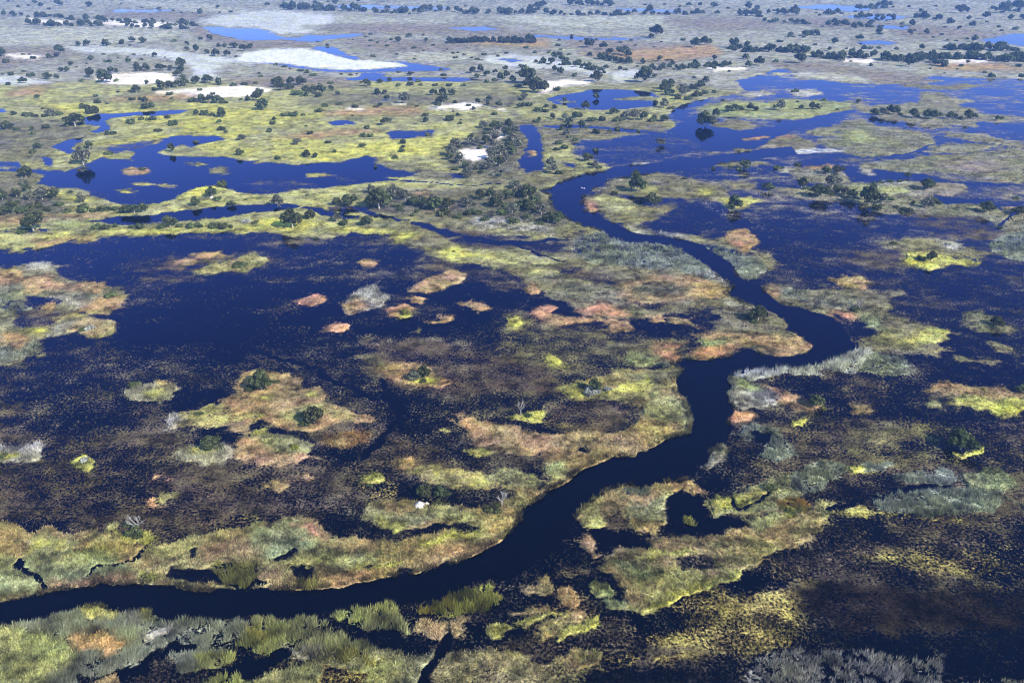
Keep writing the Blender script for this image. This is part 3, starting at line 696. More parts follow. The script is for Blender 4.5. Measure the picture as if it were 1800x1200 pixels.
R 2|1540,880 1545,868 1590,868 1640,858 1700,855 1760,860 1755,885 1745,900 1680,903 1620,908 1580,903 1552,897
E 2|1685,832 1720,822 1750,828 1772,855 1740,864 1700,855
R 3|1560,845 1620,830 1670,828 1670,842 1600,850
q 3|1750,870 1800,878 2000,880 2000,900 1800,890
K 3|1465,900 1540,875 1620,850 1668,847 1645,858 1560,870 1530,890 1480,902
y 3|1470,905 1530,892 1560,905 1500,912
N 4|1560,905 1700,910 1690,916 1580,910
R 3|1288,762 1320,756 1382,760 1402,790 1402,806 1360,810 1330,800 1352,785 1310,770
K 3|1325,766 1370,768 1360,778 1330,774
g 2|1222,815 1245,797 1260,785 1275,783 1272,795 1245,815 1232,820
Z 1.5|1405,752 1425,748 1428,758 1410,760
y 2|1520,768 1560,775 1550,783 1525,778
Z 1.5|1663,790 1680,797 1700,788 1716,783 1710,797 1680,803
R 2|1370,780 1400,790 1403,805 1360,808
T 2|920,1012 935,1008 950,1020 960,1035 950,1046 925,1040
P 2|970,1030 995,1040 1012,1062 1000,1076 975,1052
E 2|1035,1030 1055,1020 1072,1028 1065,1045 1038,1045
E 3|1050,1052 1100,1050 1105,1062 1060,1066
P 3|990,1080 1012,1078 1005,1095 990,1095
T 2|715,1092 735,1080 760,1082 772,1092 770,1108 772,1132 745,1128 725,1108
P 2|778,1102 800,1090 823,1093 800,1112 782,1122
B 2|722,1068 745,1060 780,1048 830,1033 870,1028 880,1050 865,1080 800,1092 760,1076
Z 2|970,1120 1000,1100 1040,1085 1045,1093 1010,1115 980,1126
Z 2|838,1112 880,1098 892,1104 850,1121
Z 3|900,1096 960,1080 980,1082 920,1102
P 4|900,1080 960,1065 975,1075 930,1085
T 4|940,1105 985,1095 975,1118 950,1128
Y 3|570,1145 640,1138 700,1135 752,1138 757,1158 742,1200 735,1260 400,1260 440,1192 520,1172
N 4|560,1170 620,1175 610,1230 540,1230
Q 5|570,1152 640,1145 660,1160 600,1165
y 4|760,1152 850,1140 900,1150 960,1160 1000,1150 1050,1148 1060,1180 900,1240 770,1250
N 3|1060,1165 1110,1150 1130,1163 1090,1178
N 4|1150,1150 1230,1140 1250,1148 1170,1162
T 3|1000,1145 1050,1150 1050,1170 1010,1172
d 14|1000,1190 1300,1160 1320,1260 1000,1260
R 3|-600,1130 0,1110 60,1092 105,1076 180,1066 215,1070 222,1080 262,1083 330,1082 420,1082 440,1100 402,1115 392,1150 360,1172 310,1178 285,1150 320,1127 260,1150 180,1182 130,1192 100,1260 -600,1260
E 6|-600,1140 40,1105 120,1120 140,1160 60,1200 -600,1230
P 5|130,1115 190,1100 215,1120 190,1140 140,1140
s 4|260,1105 300,1098 300,1112 260,1125
Y 3|145,1070 180,1065 215,1068 220,1077 165,1085
s 2|240,1078 250,1068 255,1078 248,1088
Z 1.5|262,1078 275,1072 282,1080 268,1084
P 3|150,1190 185,1180 205,1195 195,1260 120,1260
M 4|210,1180 260,1160 290,1180 260,1220
G 2|400,1115 440,1095 450,1078 500,1084 562,1085 600,1108 606,1125 640,1128 645,1142 590,1148 520,1155 470,1150 420,1130
G 2|330,1150 380,1140 400,1150 380,1172 340,1172
G 2|590,1078 640,1066 680,1060 690,1068 704,1090 700,1103 650,1106 612,1092
s 3|500,1140 560,1148 560,1165 500,1165
Q 3|420,1095 450,1100 470,1120 430,1125
K 3|180,1180 230,1158 310,1128 332,1122 325,1136 280,1152 240,1178 200,1190
K 3|400,1172 450,1148 500,1142 505,1160 470,1172 450,1182 390,1190
k 3|560,1092 620,1110 660,1130 720,1142 760,1128 715,1108 660,1110 610,1098
G 3|330,1200 350,1190 400,1188 440,1190 400,1260 320,1260
r 5|1325,1170 1350,1140 1400,1138 1440,1152 1490,1130 1545,1135 1600,1150 1640,1165 1620,1260 1300,1260
r 5|1612,1150 1640,1135 1665,1142 1660,1165 1640,1180 1612,1170
r 5|1690,1190 1780,1185 1900,1200 1900,1260 1690,1260
'''
# thin dark channels and animal paths: width in metres, points in photo px
CHANNELS = [
 (1.3, '175,418 190,438 192,450 182,466 172,480 173,500'),
 (1.6, '330,560 420,610 510,630 560,655 600,680 640,700 680,705 697,720 700,745 660,780 645,800 640,815'),
 (1.1, '660,670 690,700 720,740'),
 (1.2, '45,985 42,1000 55,1012 70,1030 84,1042'),
 (.7, '160,1008 170,995 205,990 240,978 255,962 262,950'),
 (2.4, '770,1122 762,1150 748,1170 738,1195 728,1230'),
 (1.2, '0,405 40,408 80,402'),
 (1.4, '1760,400 1752,402 1756,394 1768,384 1771,374 1757,367 1752,363 1775,361 1830,361'),
 (1.2, '890,430 950,450 1000,460'),
 (1.0, '1270,863 1280,880 1300,890 1345,870'),
 (1.0, '1600,268 1618,268 1626,257 1650,250 1675,246 1725,252 1800,262'),
 (1.8, '1350,270 1462,273 1510,277 1562,276 1600,272 1625,258'),
 (1.0, '920,329 870,322 830,327 780,325 735,319 690,317 660,318'),
]
LEFT_BANK = '1390,258 1350,262 1250,275 1175,285 1080,294 1065,301 1025,307 1000,315 982,322 968,331 950,335 969,342 966,355 970,365 985,377 1000,387 1025,397 1055,405 1082,420 1100,425 1145,427 1187,432 1200,440 1215,450 1237,465 1260,485 1265,486 1290,502 1280,512 1272,516 1290,524 1312,536 1350,546 1372,560 1387,570 1380,580 1410,599 1426,607 1422,625 1400,627 1365,629 1330,620 1312,615 1300,622 1270,627 1245,634 1222,632 1202,630 1177,640 1195,647 1197,652 1192,659 1182,665 1186,672 1185,692 1200,700 1205,715 1210,727 1214,742 1210,752 1212,761 1195,764 1175,769 1150,782 1132,792 1117,792 1112,800 1095,801 1075,802 1050,812 1027,822 1005,835 1002,842 985,852 960,862 950,875 917,892 912,915 900,929 882,945 862,957 842,970 815,982 792,991 762,997 737,1005 715,1009 690,1012 657,1017 625,1022 607,1027 590,1031 532,1034 475,1035 450,1036 400,1037 360,1039 325,1034 307,1027 275,1026 237,1024 200,1026 180,1020 160,1029 107,1035 82,1039 65,1045 42,1055 15,1063 0,1070 -80,1085 -300,1140'
RIGHT_BANK = '-300,1190 -80,1130 0,1105 25,1094 65,1092 82,1082 105,1075 112,1076 150,1067 180,1064 205,1067 220,1075 235,1080 250,1075 282,1082 295,1097 312,1085 325,1080 387,1080 425,1080 450,1077 492,1080 502,1090 525,1075 560,1082 572,1070 590,1075 612,1065 637,1062 665,1056 690,1062 712,1060 725,1055 750,1052 782,1045 825,1027 860,1020 900,1015 940,985 975,965 995,937 1007,917 1010,910 1025,895 1050,872 1075,857 1100,852 1135,850 1150,846 1170,846 1197,845 1215,835 1222,815 1245,797 1260,785 1275,775 1290,752 1279,744 1285,737 1287,730 1292,715 1285,707 1282,695 1292,682 1282,672 1284,661 1310,656 1337,652 1350,652 1400,652 1432,647 1457,636 1481,630 1500,615 1497,610 1490,592 1480,580 1460,560 1437,552 1417,545 1397,541 1370,537 1360,527 1350,517 1335,502 1325,499 1300,490 1290,477 1275,460 1247,440 1235,431 1210,424 1195,420 1150,415 1125,412 1110,408 1090,398 1060,385 1042,375 1022,370 1022,365 1025,347 1030,338 1055,326 1070,317 1150,305 1207,299 1290,284 1350,276 1400,270'
def pts(s):
    return np.array([[float(a) for a in p.split(',')] for p in s.split()])
RIVER = np.vstack([pts(LEFT_BANK), pts(RIGHT_BANK)])
# ------------------------------------------------------------------ fields over the ground plane
us = np.concatenate([np.arange(-1500, -60, 36.0), np.arange(-60, 1862, 2.2), np.arange(1870, 3300, 36.0)])
vv = np.concatenate([np.arange(-90, -4, 2.0), np.arange(-4, 160, 1.0), np.arange(160, 1256, 1.7), np.arange(1262, 1460, 12.0)])
U, V = np.meshgrid(us, vv)
GX, GY = ground_at(U, V)
PXM = px_per_m(V)
DEP = PITCH + np.arctan((V - 600) / F)
wx = 1.1 * (noise2(GX / 1.2, GY / 1.2, 7) - .5) + 2.0 * (noise2(GX / 3.2, GY / 3.2, 1) - .5) + 3.6 * (noise2(GX / 9, GY / 9, 2) - .5) + 5.0 * (noise2(GX / 45, GY / 45, 3) - .5)
wy = 1.1 * (noise2(GX / 1.2, GY / 1.2, 8) - .5) + 2.0 * (noise2(GX / 3.2, GY / 3.2, 4) - .5) + 3.6 * (noise2(GX / 9, GY / 9, 5) - .5) + 5.0 * (noise2(GX / 45, GY / 45, 6) - .5)
WU = U + wx * PXM
WV = V + wy * PXM * np.sin(DEP)
FA = fbm(GX / 9, GY / 9, 11, 3); FB = fbm(GX / 30, GY / 30, 12, 2); FC = fbm(GX / 90, GY / 90, 13, 2)
FD = fbm(GX / 2.6, GY / 2.6, 14, 3)
MIXN = sstep(.36, .64, .25 * FD + .35 * FA + .25 * FB + .15 * FC)
far_ = np.clip(PXM / 4.0, .45, 1.0)
DITH = ((FD - .5) * 7.0 * far_ + (FA - .5) * 9.0 * far_)      # ragged, interfingered borders
def poly_sdf(pu, pv, P):
    """signed distance (photo px, v doubled), negative inside"""
    px, py = pu, pv * 2.0
    qx, qy = P[:, 0], P[:, 1] * 2.0
    best = np.full(px.shape, 1e18); ins = np.zeros(px.shape, bool)
    n = len(qx)
    for i in range(n):
        x0, y0 = qx[i], qy[i]; x1, y1 = qx[(i + 1) % n], qy[(i + 1) % n]
        ex, ey = x1 - x0, y1 - y0
        L = ex * ex + ey * ey
        if L < 1e-9: continue
        dx, dy = px - x0, py - y0
        t = np.clip((dx * ex + dy * ey) / L, 0, 1)
        best = np.minimum(best, (dx - t * ex) ** 2 + (dy - t * ey) ** 2)
        if y0 != y1:
            c = (y0 > py) != (y1 > py)
            ins ^= c & (px < ex * (py - y0) / (y1 - y0) + x0)
    d = np.sqrt(best)
    return np.where(ins, -d, d)
c0 = np.array(KIND['m'][0]); c1 = np.array(KIND['m'][1])
COL = c0 + (c1 - c0) * MIXN[..., None]
COV = np.full(U.shape, KIND['m'][2]); HGT = np.full(U.shape, KIND['m'][3]); DEN = np.full(U.shape, KIND['m'][4])
def window(P, m):
    u0, u1 = P[:, 0].min() - m, P[:, 0].max() + m
    v0, v1 = P[:, 1].min() - m, P[:, 1].max() + m
    i0, i1 = np.searchsorted(us, [u0, u1]); j0, j1 = np.searchsorted(vv, [v0, v1])
    return slice(j0, j1), slice(i0, i1)
def paint(kind, soft, P, cover=None, warp=True):
    sl = window(P, soft * 2 + 36)
    if COV[sl].size == 0: return
    d = poly_sdf(WU[sl], WV[sl], P) if warp else poly_sdf(U[sl], V[sl], P)
    d = d + DITH[sl] * min(2.2, .45 + soft * .32)
    a = 1 - sstep(-soft * 1.3 - .5, soft * 1.3 + .5, d)
    ac = 1 - sstep(-soft * 1.2 - 2.5, soft * 1.5 + 1.5, d)
    k1, k2, cv, h, dn = KIND[kind]
    mx = MIXN[sl][..., None]
    col = np.array(k1) * (1 - mx) + np.array(k2) * mx
    if cv > .6 and soft < 9:          # a fringe of flooded sedge round every stand
        hl = .46 * (1 - sstep(soft * .5, soft + 13 * far_[sl], d + DITH[sl] * 1.6))
        COL[sl] += (np.clip(hl * 1.3, 0, 1) * (1 - a))[..., None] * (col * .62 - COL[sl])
        COV[sl] = np.maximum(COV[sl], hl)
    COL[sl] += a[..., None] * (col - COL[sl])
    COV[sl] += ac * (cv - COV[sl]); HGT[sl] += a * (h - HGT[sl]); DEN[sl] += a * (dn - DEN[sl])
for line in ZONES.strip().splitlines():
    head, body = line.split('|')
    k, soft = head.split()
    paint(k, float(soft), pts(body))
def thin(width, P):
    """a dark channel of constant width in metres"""
    sl = window(P, 30)
    pu, pv = WU[sl], WV[sl] * 1.0
    best = np.full(pu.shape, 1e18)
    f = 1 / np.maximum(np.sin(DEP[sl]), .05)
    for (x0, y0), (x1, y1) in zip(P[:-1], P[1:]):
        ex, ey = x1 - x0, (y1 - y0)
        dx, dy = pu - x0, pv - y0
        t = np.clip((dx * ex + dy * ey * f * f) / (ex * ex + ey * ey * f * f), 0, 1)
        best = np.minimum(best, (dx - t * ex) ** 2 + ((dy - t * ey) * f) ** 2)
    d = np.sqrt(best) / PXM[sl]
    a = 1 - sstep(width * .45, width * .45 + .6, d)
    COV[sl] *= 1 - a; DEN[sl] *= 1 - a; HGT[sl] *= 1 - a
for wd, s in CHANNELS:
    thin(wd, pts(s))
# the river bed: open water, banks slightly ragged
sl = window(RIVER, 20)
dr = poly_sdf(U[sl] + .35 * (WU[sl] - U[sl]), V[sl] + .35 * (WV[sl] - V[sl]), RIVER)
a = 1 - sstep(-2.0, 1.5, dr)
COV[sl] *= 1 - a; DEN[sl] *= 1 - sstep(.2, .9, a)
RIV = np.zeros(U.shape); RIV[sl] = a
# patchiness at the scale of the mats themselves
wet = (1 - sstep(.66, .85, COV))
wet_ = wet * np.clip(1.25 - PXM / 11, .45, 1)
cvn = COV + (.20 + .45 * wet_) * (fbm(GX / 17, GY / 8, 21, 4) - .5) * np.clip(COV / .10, 0, 1) + 0.40 * wet_ * (fbm(GX / 60, GY / 40, 22, 2) - .5) * np.clip(COV / .10, 0, 1)
COVN = np.clip(cvn, 0, 1.05) * (1 - RIV)
LAND = sstep(.52, .70, COVN)
GZ = -0.9 + LAND * (1.22 + .35 * (FA - .5)) + LAND * .10 * (noise2(GX / 1.1, GY / 1.1, 31) - .5)
# plants differ in colour from one stand to the next
calm_ = np.clip(DEN / .4, .3, 1)
STAND = fbm(GX / 5.5, GY / 3.5, 51, 3); STAND2 = fbm(GX / 1.6, GY / 1.6, 52, 2)
COL = COL * np.clip(1 + calm_ * (1.1 + far_ * .9) * (STAND - .5) + 1.2 * far_ * (STAND2 - .5), .3, 2.0)[..., None]
COL *= (1 - .62 * sstep(.02, .12, RIV) * (1 - sstep(.85, 1.0, RIV)))[..., None]     # banks painted darker, as wet mud, to cancel the sunlit slope's pale rim
COL[..., 2] *= np.clip(1 + .7 * (fbm(GX / 14, GY / 9, 53, 2) - .5), .6, 1.5)
def sample(A, u, v):
    i = np.clip(np.searchsorted(us, u), 1, len(us) - 1); j = np.clip(np.searchsorted(vv, v), 1, len(vv) - 1)
    i = np.where(np.abs(us[i - 1] - u) < np.abs(us[i] - u), i - 1, i)
    j = np.where(np.abs(vv[j - 1] - v) < np.abs(vv[j] - v), j - 1, j)
    return A[j, i]
# ------------------------------------------------------------------ sheets
nv, nu = U.shape
idx = np.arange(nv * nu).reshape(nv, nu)
quads = np.stack([idx[1:, :-1], idx[1:, 1:], idx[:-1, 1:], idx[:-1, :-1]], -1).reshape(-1, 4)
def sheet(name, z, mat):
    co = np.stack([GX, GY, z], -1).reshape(-1, 3)
    me = mesh_np(name, co, quads, 4)
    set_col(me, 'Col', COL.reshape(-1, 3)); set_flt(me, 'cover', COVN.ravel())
    me.polygons.foreach_set('use_smooth', np.ones(len(quads), bool))
    return tag(link_mesh(name, me, mat), kind='structure')
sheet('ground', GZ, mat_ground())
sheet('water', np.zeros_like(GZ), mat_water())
# the river, one clean sheet just above the flood water
def tri_fill(name, P, z, mat):
    import bmesh
    bm = bmesh.new()
    x, y = ground_at(P[:, 0], P[:, 1])
    vsx = [bm.verts.new((a, b, z)) for a, b in zip(x, y)]
    es = [bm.edges.new((vsx[i], vsx[(i + 1) % len(vsx)])) for i in range(len(vsx))]
    bmesh.ops.triangle_fill(bm, edges=es, use_beauty=True)
    bmesh.ops.recalc_face_normals(bm, faces=bm.faces)
    for f in bm.faces:
        if f.normal.z < 0: f.normal_flip()
    me = bpy.data.meshes.new(name); bm.to_mesh(me); bm.free()
    return tag(link_mesh(name, me, mat), kind='structure')
tri_fill('river', RIVER, 0.02, mat_river())
# ------------------------------------------------------------------ grass, sedge and reeds (uncountable: stuff)
def blades(name, u, v, hgt, wid, nb, col, spread, lean, label, cat, thick=1.0):
    """nb thin leaves per clump, all clumps in one mesh"""
    n = len(u)
    x, y = ground_at(u, v)
    z = np.maximum(sample(GZ, u, v), -0.02)
    rep = lambda a: np.repeat(a, nb)
    az = rng.uniform(0, 2 * np.pi, n * nb)
    rr = rng.uniform(0, 1, n * nb) ** .5 * rep(wid) * spread
    bx = rep(x) + np.cos(az) * rr; by = rep(y) + np.sin(az) * rr; bz = rep(z)
    hh = rep(hgt) * rng.uniform(.6, 1.15, n * nb)
    ln = rng.uniform(.1, 1.0, n * nb) * lean
    tx = bx + np.cos(az) * hh * ln + 0.12 * hh; ty = by + np.sin(az) * hh * ln; tz = bz + hh
    ta = rng.uniform(0, 2 * np.pi, n * nb)
    hw = rep(wid) * rng.uniform(.16, .34, n * nb) * thick
    ex, ey = np.cos(ta) * hw, np.sin(ta) * hw
    co = np.empty((n * nb, 3, 3), np.float32)
    co[:, 0] = np.stack([bx - ex, by - ey, bz], -1)
    co[:, 1] = np.stack([bx + ex, by + ey, bz], -1)
    co[:, 2] = np.stack([tx, ty, tz], -1)
    fc = np.arange(n * nb * 3).reshape(-1, 3)
    me = mesh_np(name, co.reshape(-1, 3), fc, 3)
    cc = np.repeat(rep3(col, nb) * rng.uniform(.7, 1.3, (n * nb, 1)), 3, 0)
    set_col(me, 'Col', cc)
    o = link_mesh(name, me, mat_blades(name + '_leaf'))
    return tag(o, label, cat, kind='stuff')
def rep3(c, nb):
    return np.repeat(c, nb, 0)
def scatter(N, v0, v1, u0=-140, u1=1940):
    return rng.uniform(u0, u1, N), rng.uniform(v0, v1, N)
def fields(u, v):
    return (sample(A, u, v) for A in (COL, COVN, HGT, DEN, PXM, RIV))
# land grass
u, v = scatter(330000, 190, 1300)
c, cv, h, dn, pm, rv = fields(u, v)
k = (cv > .60) & (rv < .3) & (h < 1.2) & (rng.uniform(0, 1, len(u)) < dn * .8 * np.clip((v - 150) / 250, .15, 1))
u, v, c, h, pm = u[k], v[k], c[k], h[k], pm[k]
s = np.maximum(.42, 2.3 / pm) * rng.uniform(.7, 1.3, len(u))
blades('grass', u, v, np.minimum(h * rng.uniform(.6, 1.3, len(u)), 1.1 * s + .15), s, 4, c * rng.uniform(.55, 1.5, (len(u), 1)), .6, .9,
       'short and knee high grass over the islands and banks', 'grass')
# reeds, papyrus and fern beds
u, v = scatter(620000, 380, 1300)
c, cv, h, dn, pm, rv = fields(u, v)
gx_, gy_ = ground_at(u, v)
cl = noise2(gx_ / 1.3, gy_ / 1.3, 61) * .6 + fbm(gx_ / 5, gy_ / 4, 62, 2) * .4
k = (cv > .12) & (rv < .5) & (h >= 1.2) & (rng.uniform(0, 1, len(u)) < dn * sstep(.36, .56, cl) * .85)
u, v, c, h, pm = u[k], v[k], c[k], h[k], pm[k]
s = np.maximum(.38, 2.0 / pm) * rng.uniform(.7, 1.3, len(u))
blades('reeds', u, v, h * rng.uniform(.55, 1.15, len(u)), s, 6, c * rng.uniform(.65, 1.35, (len(u), 1)), .9, .5,
       'tall reed and papyrus beds along the channels', 'reeds', .7)
# grass hanging over the river's edge
ru, rv_ = [], []
for bank in (pts(LEFT_BANK), pts(RIGHT_BANK)):
    for (x0, y0), (x1, y1) in zip(bank[:-1], bank[1:]):
        n = int(math.hypot(x1 - x0, 2 * (y1 - y0)) * 1.6) + 1
        t = rng.uniform(0, 1, n)
        ru.append(x0 + (x1 - x0) * t + rng.normal(0, 1.6, n)); rv_.append(y0 + (y1 - y0) * t + rng.normal(0, .9, n))
u, v = np.concatenate(ru), np.concatenate(rv_)
k = (u > -300) & (u < 1345) & (noise2(u / 9, v / 5, 71) > .40)
near_ = np.max([sample(COVN, u + a, v + b) for a in (-5, 0, 5) for b in (-3.5, 0, 3.5)], 0)
k &= near_ > .66
u, v = u[k], v[k]
bx_, by_ = ground_at(u, v)
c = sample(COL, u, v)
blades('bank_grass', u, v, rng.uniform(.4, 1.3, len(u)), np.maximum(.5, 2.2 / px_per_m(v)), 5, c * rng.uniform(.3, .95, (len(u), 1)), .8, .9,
       'tufts hanging over the edge of the winding river', 'grass')
# sedge standing in the flood water
u, v = scatter(420000, 230, 1300)
c, cv, h, dn, pm, rv = fields(u, v)
q = fbm(*[a / 7 for a in ground_at(u, v)], 41, 2)
k = (cv > .05) & (cv <= .60) & (rv < .2) & (h < 1.2) & (rng.uniform(0, 1, len(u)) < np.clip(cv * 1.5 * (q * 2.2 - .35), 0, 1))
u, v, c, h, pm = u[k], v[k], c[k], h[k], pm[k]
s = np.maximum(.30, 1.7 / pm) * rng.uniform(.6, 1.4, len(u))
blades('sedge', u, v, np.minimum(.45, s) * rng.uniform(.5, 1.2, len(u)), s, 3, c * rng.uniform(.45, 1.35, (len(u), 1)) ** 1.2, .8, 1.0,
       'sparse sedge tufts standing in the flood water', 'sedge')
# ------------------------------------------------------------------ trees and bushes
M_BARK = mat_plain('pale_bark', (.36, .32, .27), 6)
M_DEAD = mat_plain('bleached_wood', (.26, .25, .235), 6, .8, 1.15)
M_LEAF = {'D': mat_leaf('dark_leaves', (.064, .076, .033)), 'A': mat_leaf('grey_green_leaves', (.115, .12, .085)),
          'B': mat_leaf('bush_leaves', (.078, .095, .036)), 'Y': mat_leaf('yellow_green_leaves', (.185, .20, .04)),
          'S': mat_leaf('silver_leaves', (.27, .28, .25))}
def tube(vs_, fs_, a, b, ra, rb, n=5):
    a, b = Vector(a), Vector(b); d = (b - a).normalized()
    p = d.orthogonal().normalized(); q = d.cross(p)
    k = len(vs_)
    for c, r in ((a, ra), (b, rb)):
        for i in range(n):
            t = 2 * math.pi * i / n
            vs_.append(c + (p * math.cos(t) + q * math.sin(t)) * r)
    for i in range(n):
        j = (i + 1) % n
        fs_.append((k + i, k + j, k + n + j, k + n + i))
def py_mesh(name, vs_, fs_):
    me = bpy.data.meshes.new(name); me.from_pydata([tuple(v) for v in vs_], [], fs_); me.update(); return me
def crown_mesh(name, lobes, cards, size, rs, fill=.35, gap=.0):
    """leaf sprays on and inside a set of lobes (x, y, z, rx, rz)"""
    r = np.random.default_rng(rs)
    L = np.array(lobes, float)
    wgt = L[:, 3] ** 2; wgt /= wgt.sum()
    li = r.choice(len(L), cards, p=wgt)
    d = r.normal(size=(cards, 3)); d[:, 2] = d[:, 2] * .9 + .25
    d /= np.linalg.norm(d, axis=1)[:, None]
    rad = np.where(r.uniform(size=cards) < fill, r.uniform(.35, .85, cards), r.uniform(.82, 1.08, cards))
    c = L[li, :3] + d * rad[:, None] * np.stack([L[li, 3], L[li, 3], L[li, 4]], -1)
    keep = c[:, 2] > .03
    if gap > 0:
        keep &= fbm(c[:, 0] * 5 + 20 + rs, (c[:, 1] + c[:, 2] * 1.7) * 5 + 20, rs, 2) > gap
    c, d, li = c[keep], d[keep], li[keep]
    n = len(c)
    nrm = d + r.normal(size=(n, 3)) * .55; nrm /= np.linalg.norm(nrm, axis=1)[:, None]
    t = np.cross(nrm, r.normal(size=(n, 3))); t /= np.linalg.norm(t, axis=1)[:, None]
    b = np.cross(nrm, t)
    s = (size * r.uniform(.6, 1.3, n))[:, None]
    fold = nrm * s * r.uniform(-.4, .4, n)[:, None]
    co = np.stack([c - t * s - b * s * .6, c + t * s * .9 - b * s * .7 + fold, c + t * s * 1.1 + b * s * .6, c - t * s * .8 + b * s * .8 + fold], 1)
    me = mesh_np(name, co.reshape(-1, 3), np.arange(n * 4).reshape(-1, 4), 4)
    lt = r.uniform(.7, 1.35, len(L))
    tone = lt[li] * r.choice([.55, .8, 1.0, 1.3, 2.0], n, p=[.2, .25, .25, .2, .1])
    set_flt(me, 'Tone', np.repeat(tone, 4))
    return me
def trunk_mesh(name, lobes, h0, rad, rs):
    r = random.Random(rs); vs_, fs_ = [], []
    fork = Vector((r.uniform(-.03, .03), r.uniform(-.03, .03), h0))
    tube(vs_, fs_, (0, 0, -.06), fork, rad, rad * .7, 6)
    for x, y, z, a, b in lobes[:7]:
        mid = fork.lerp(Vector((x, y, z)), .5) + Vector((0, 0, -.03))
        tube(vs_, fs_, fork, mid, rad * .55, rad * .35); tube(vs_, fs_, mid, (x, y, z + b * .3), rad * .35, rad * .12)
    return py_mesh(name, vs_, fs_)
VAR = {}
def variants():
    r = random.Random(5)
    for kind, nvar in (('D', 6), ('A', 5), ('B', 5), ('S', 3), ('Y', 3)):
        VAR[kind] = []
        for q in range(nvar):
            lobes = []
            if kind in 'DA':
                n = 6 if kind == 'D' else 7
                for i in range(n):
                    a = 2 * math.pi * (i + r.uniform(-.3, .3)) / n
                    d = r.uniform(.16, .32)
                    lobes.append((math.cos(a) * d, math.sin(a) * d, r.uniform(.26, .50), r.uniform(.14, .22), r.uniform(.13, .20)))
                lobes.append((r.uniform(-.08, .08), r.uniform(-.08, .08), r.uniform(.52, .62), .2, .17))
                tr = trunk_mesh('trunk', lobes, .2, .035, q)
                cr = crown_mesh('crown', lobes, 1000 if kind == 'D' else 720, .042, 10 + q, .3, .30 if kind == 'D' else .40)
                lo = crown_mesh('crown', lobes, 190, .085, 60 + q, .25, .22)
            else:
                n = r.randint(3, 5)
                for i in range(n):
                    a = 2 * math.pi * (i + r.uniform(-.3, .3)) / n
                    d = r.uniform(.12, .30)
                    lobes.append((math.cos(a) * d, math.sin(a) * d, r.uniform(.08, .18), r.uniform(.15, .24), r.uniform(.12, .22)))
                tr = trunk_mesh('stem', lobes, .05, .025, q)
                cr = crown_mesh('foliage', lobes, 520, .045, 30 + q, .3, .28)
                lo = crown_mesh('foliage', lobes, 110, .095, 80 + q, .25, .2)
            for me in (cr, lo): me.materials.append(M_LEAF[kind])
            tr.materials.append(M_BARK)
            VAR[kind].append((tr, cr, lo))
variants()
def dead_mesh(rs, spread):
    r = random.Random(rs); tv, tf, bv, bf = [], [], [], []
    top = Vector((r.uniform(-.05, .05), r.uniform(-.05, .05), .30))
    tube(tv, tf, (0, 0, -.05), top, .04, .03, 6)
    def grow(p, d, ln, rad, depth):
        q = p + d * ln
        tube(bv, bf, p, q, rad, rad * .6, 4)
        if depth == 0: return
        for k in range(3 if depth > 1 else 4):
            e = (d + Vector((r.uniform(-1, 1), r.uniform(-1, 1), r.uniform(-.3, .8))) * spread).normalized()
            grow(p.lerp(q, r.uniform(.5, 1)), e, ln * r.uniform(.55, .8), rad * .6, depth - 1)
    for k in range(5):
        a = 2 * math.pi * k / 5 + r.uniform(-.3, .3)
        grow(top - Vector((0, 0, r.uniform(0, .12))), Vector((math.cos(a) * .7, math.sin(a) * .7, r.uniform(.5, 1.2))).normalized(), r.uniform(.2, .3), .02, 3)
    t, b = py_mesh('trunk', tv, tf), py_mesh('branch', bv, bf)
    t.materials.append(M_DEAD); b.materials.append(M_DEAD)
    return t, b
VAR['X'] = [dead_mesh(s, .65) for s in (1, 2, 3)]
NAME = {'D': 'tree', 'A': 'tree', 'B': 'bush', 'S': 'bush', 'Y': 'bush', 'X': 'dead_tree'}
CAT = {'D': 'tree', 'A': 'tree', 'B': 'bush', 'S': 'bush', 'Y': 'bush', 'X': 'dead tree'}
NOUN = {'D': 'dark tree', 'A': 'grey tree', 'B': 'dark bush', 'S': 'silvery bush', 'Y': 'lime bush', 'X': 'dead tree'}
tr_rng = random.Random(99)
LOT = []
def plant(kind, u, v, wpx, label, group=None, zs=1.0):
    LOT.append((kind, u, v, wpx, label, group, zs))
def build_plant(kind, u, v, wpx, label, group=None, zs=1.0):
    w_ = wpx / float(px_per_m(v)) * (1.14 if group else 1.1)
    x, y = (float(a) for a in ground_at(u, v))
    z = max(float(sample(GZ, np.array([u]), np.array([v]))[0]), -.25)
    var = tr_rng.choice(VAR[kind])
    rz = tr_rng.uniform(0, 6.283)
    sc = (w_ * tr_rng.uniform(.88, 1.14), w_ * tr_rng.uniform(.82, 1.1), w_ * tr_rng.uniform(.78, 1.22) * zs)
    if wpx < 11 and kind != 'X':            # too small to show its parts
        o = bpy.data.objects.new(NAME[kind], var[2]); C.objects.link(o)
    else:
        o = bpy.data.objects.new(NAME[kind], None); C.objects.link(o); o.empty_display_size = .1
        if kind == 'X':
            ps = (('trunk', var[0]), ('branches', var[1]))
        elif kind in 'DA':
            ps = (('trunk', var[0]), ('crown', var[1] if wpx >= 15 else var[2]))
        else:
            ps = (('stem', var[0]), ('foliage', var[1] if wpx >= 13 else var[2]))
        for nm, me in ps:
            c = bpy.data.objects.new(nm, me); C.objects.link(c); c.parent = o
    o.location = (x, y, z); o.rotation_euler = (0, 0, rz); o.scale = sc
    return tag(o, label, CAT[kind], group)
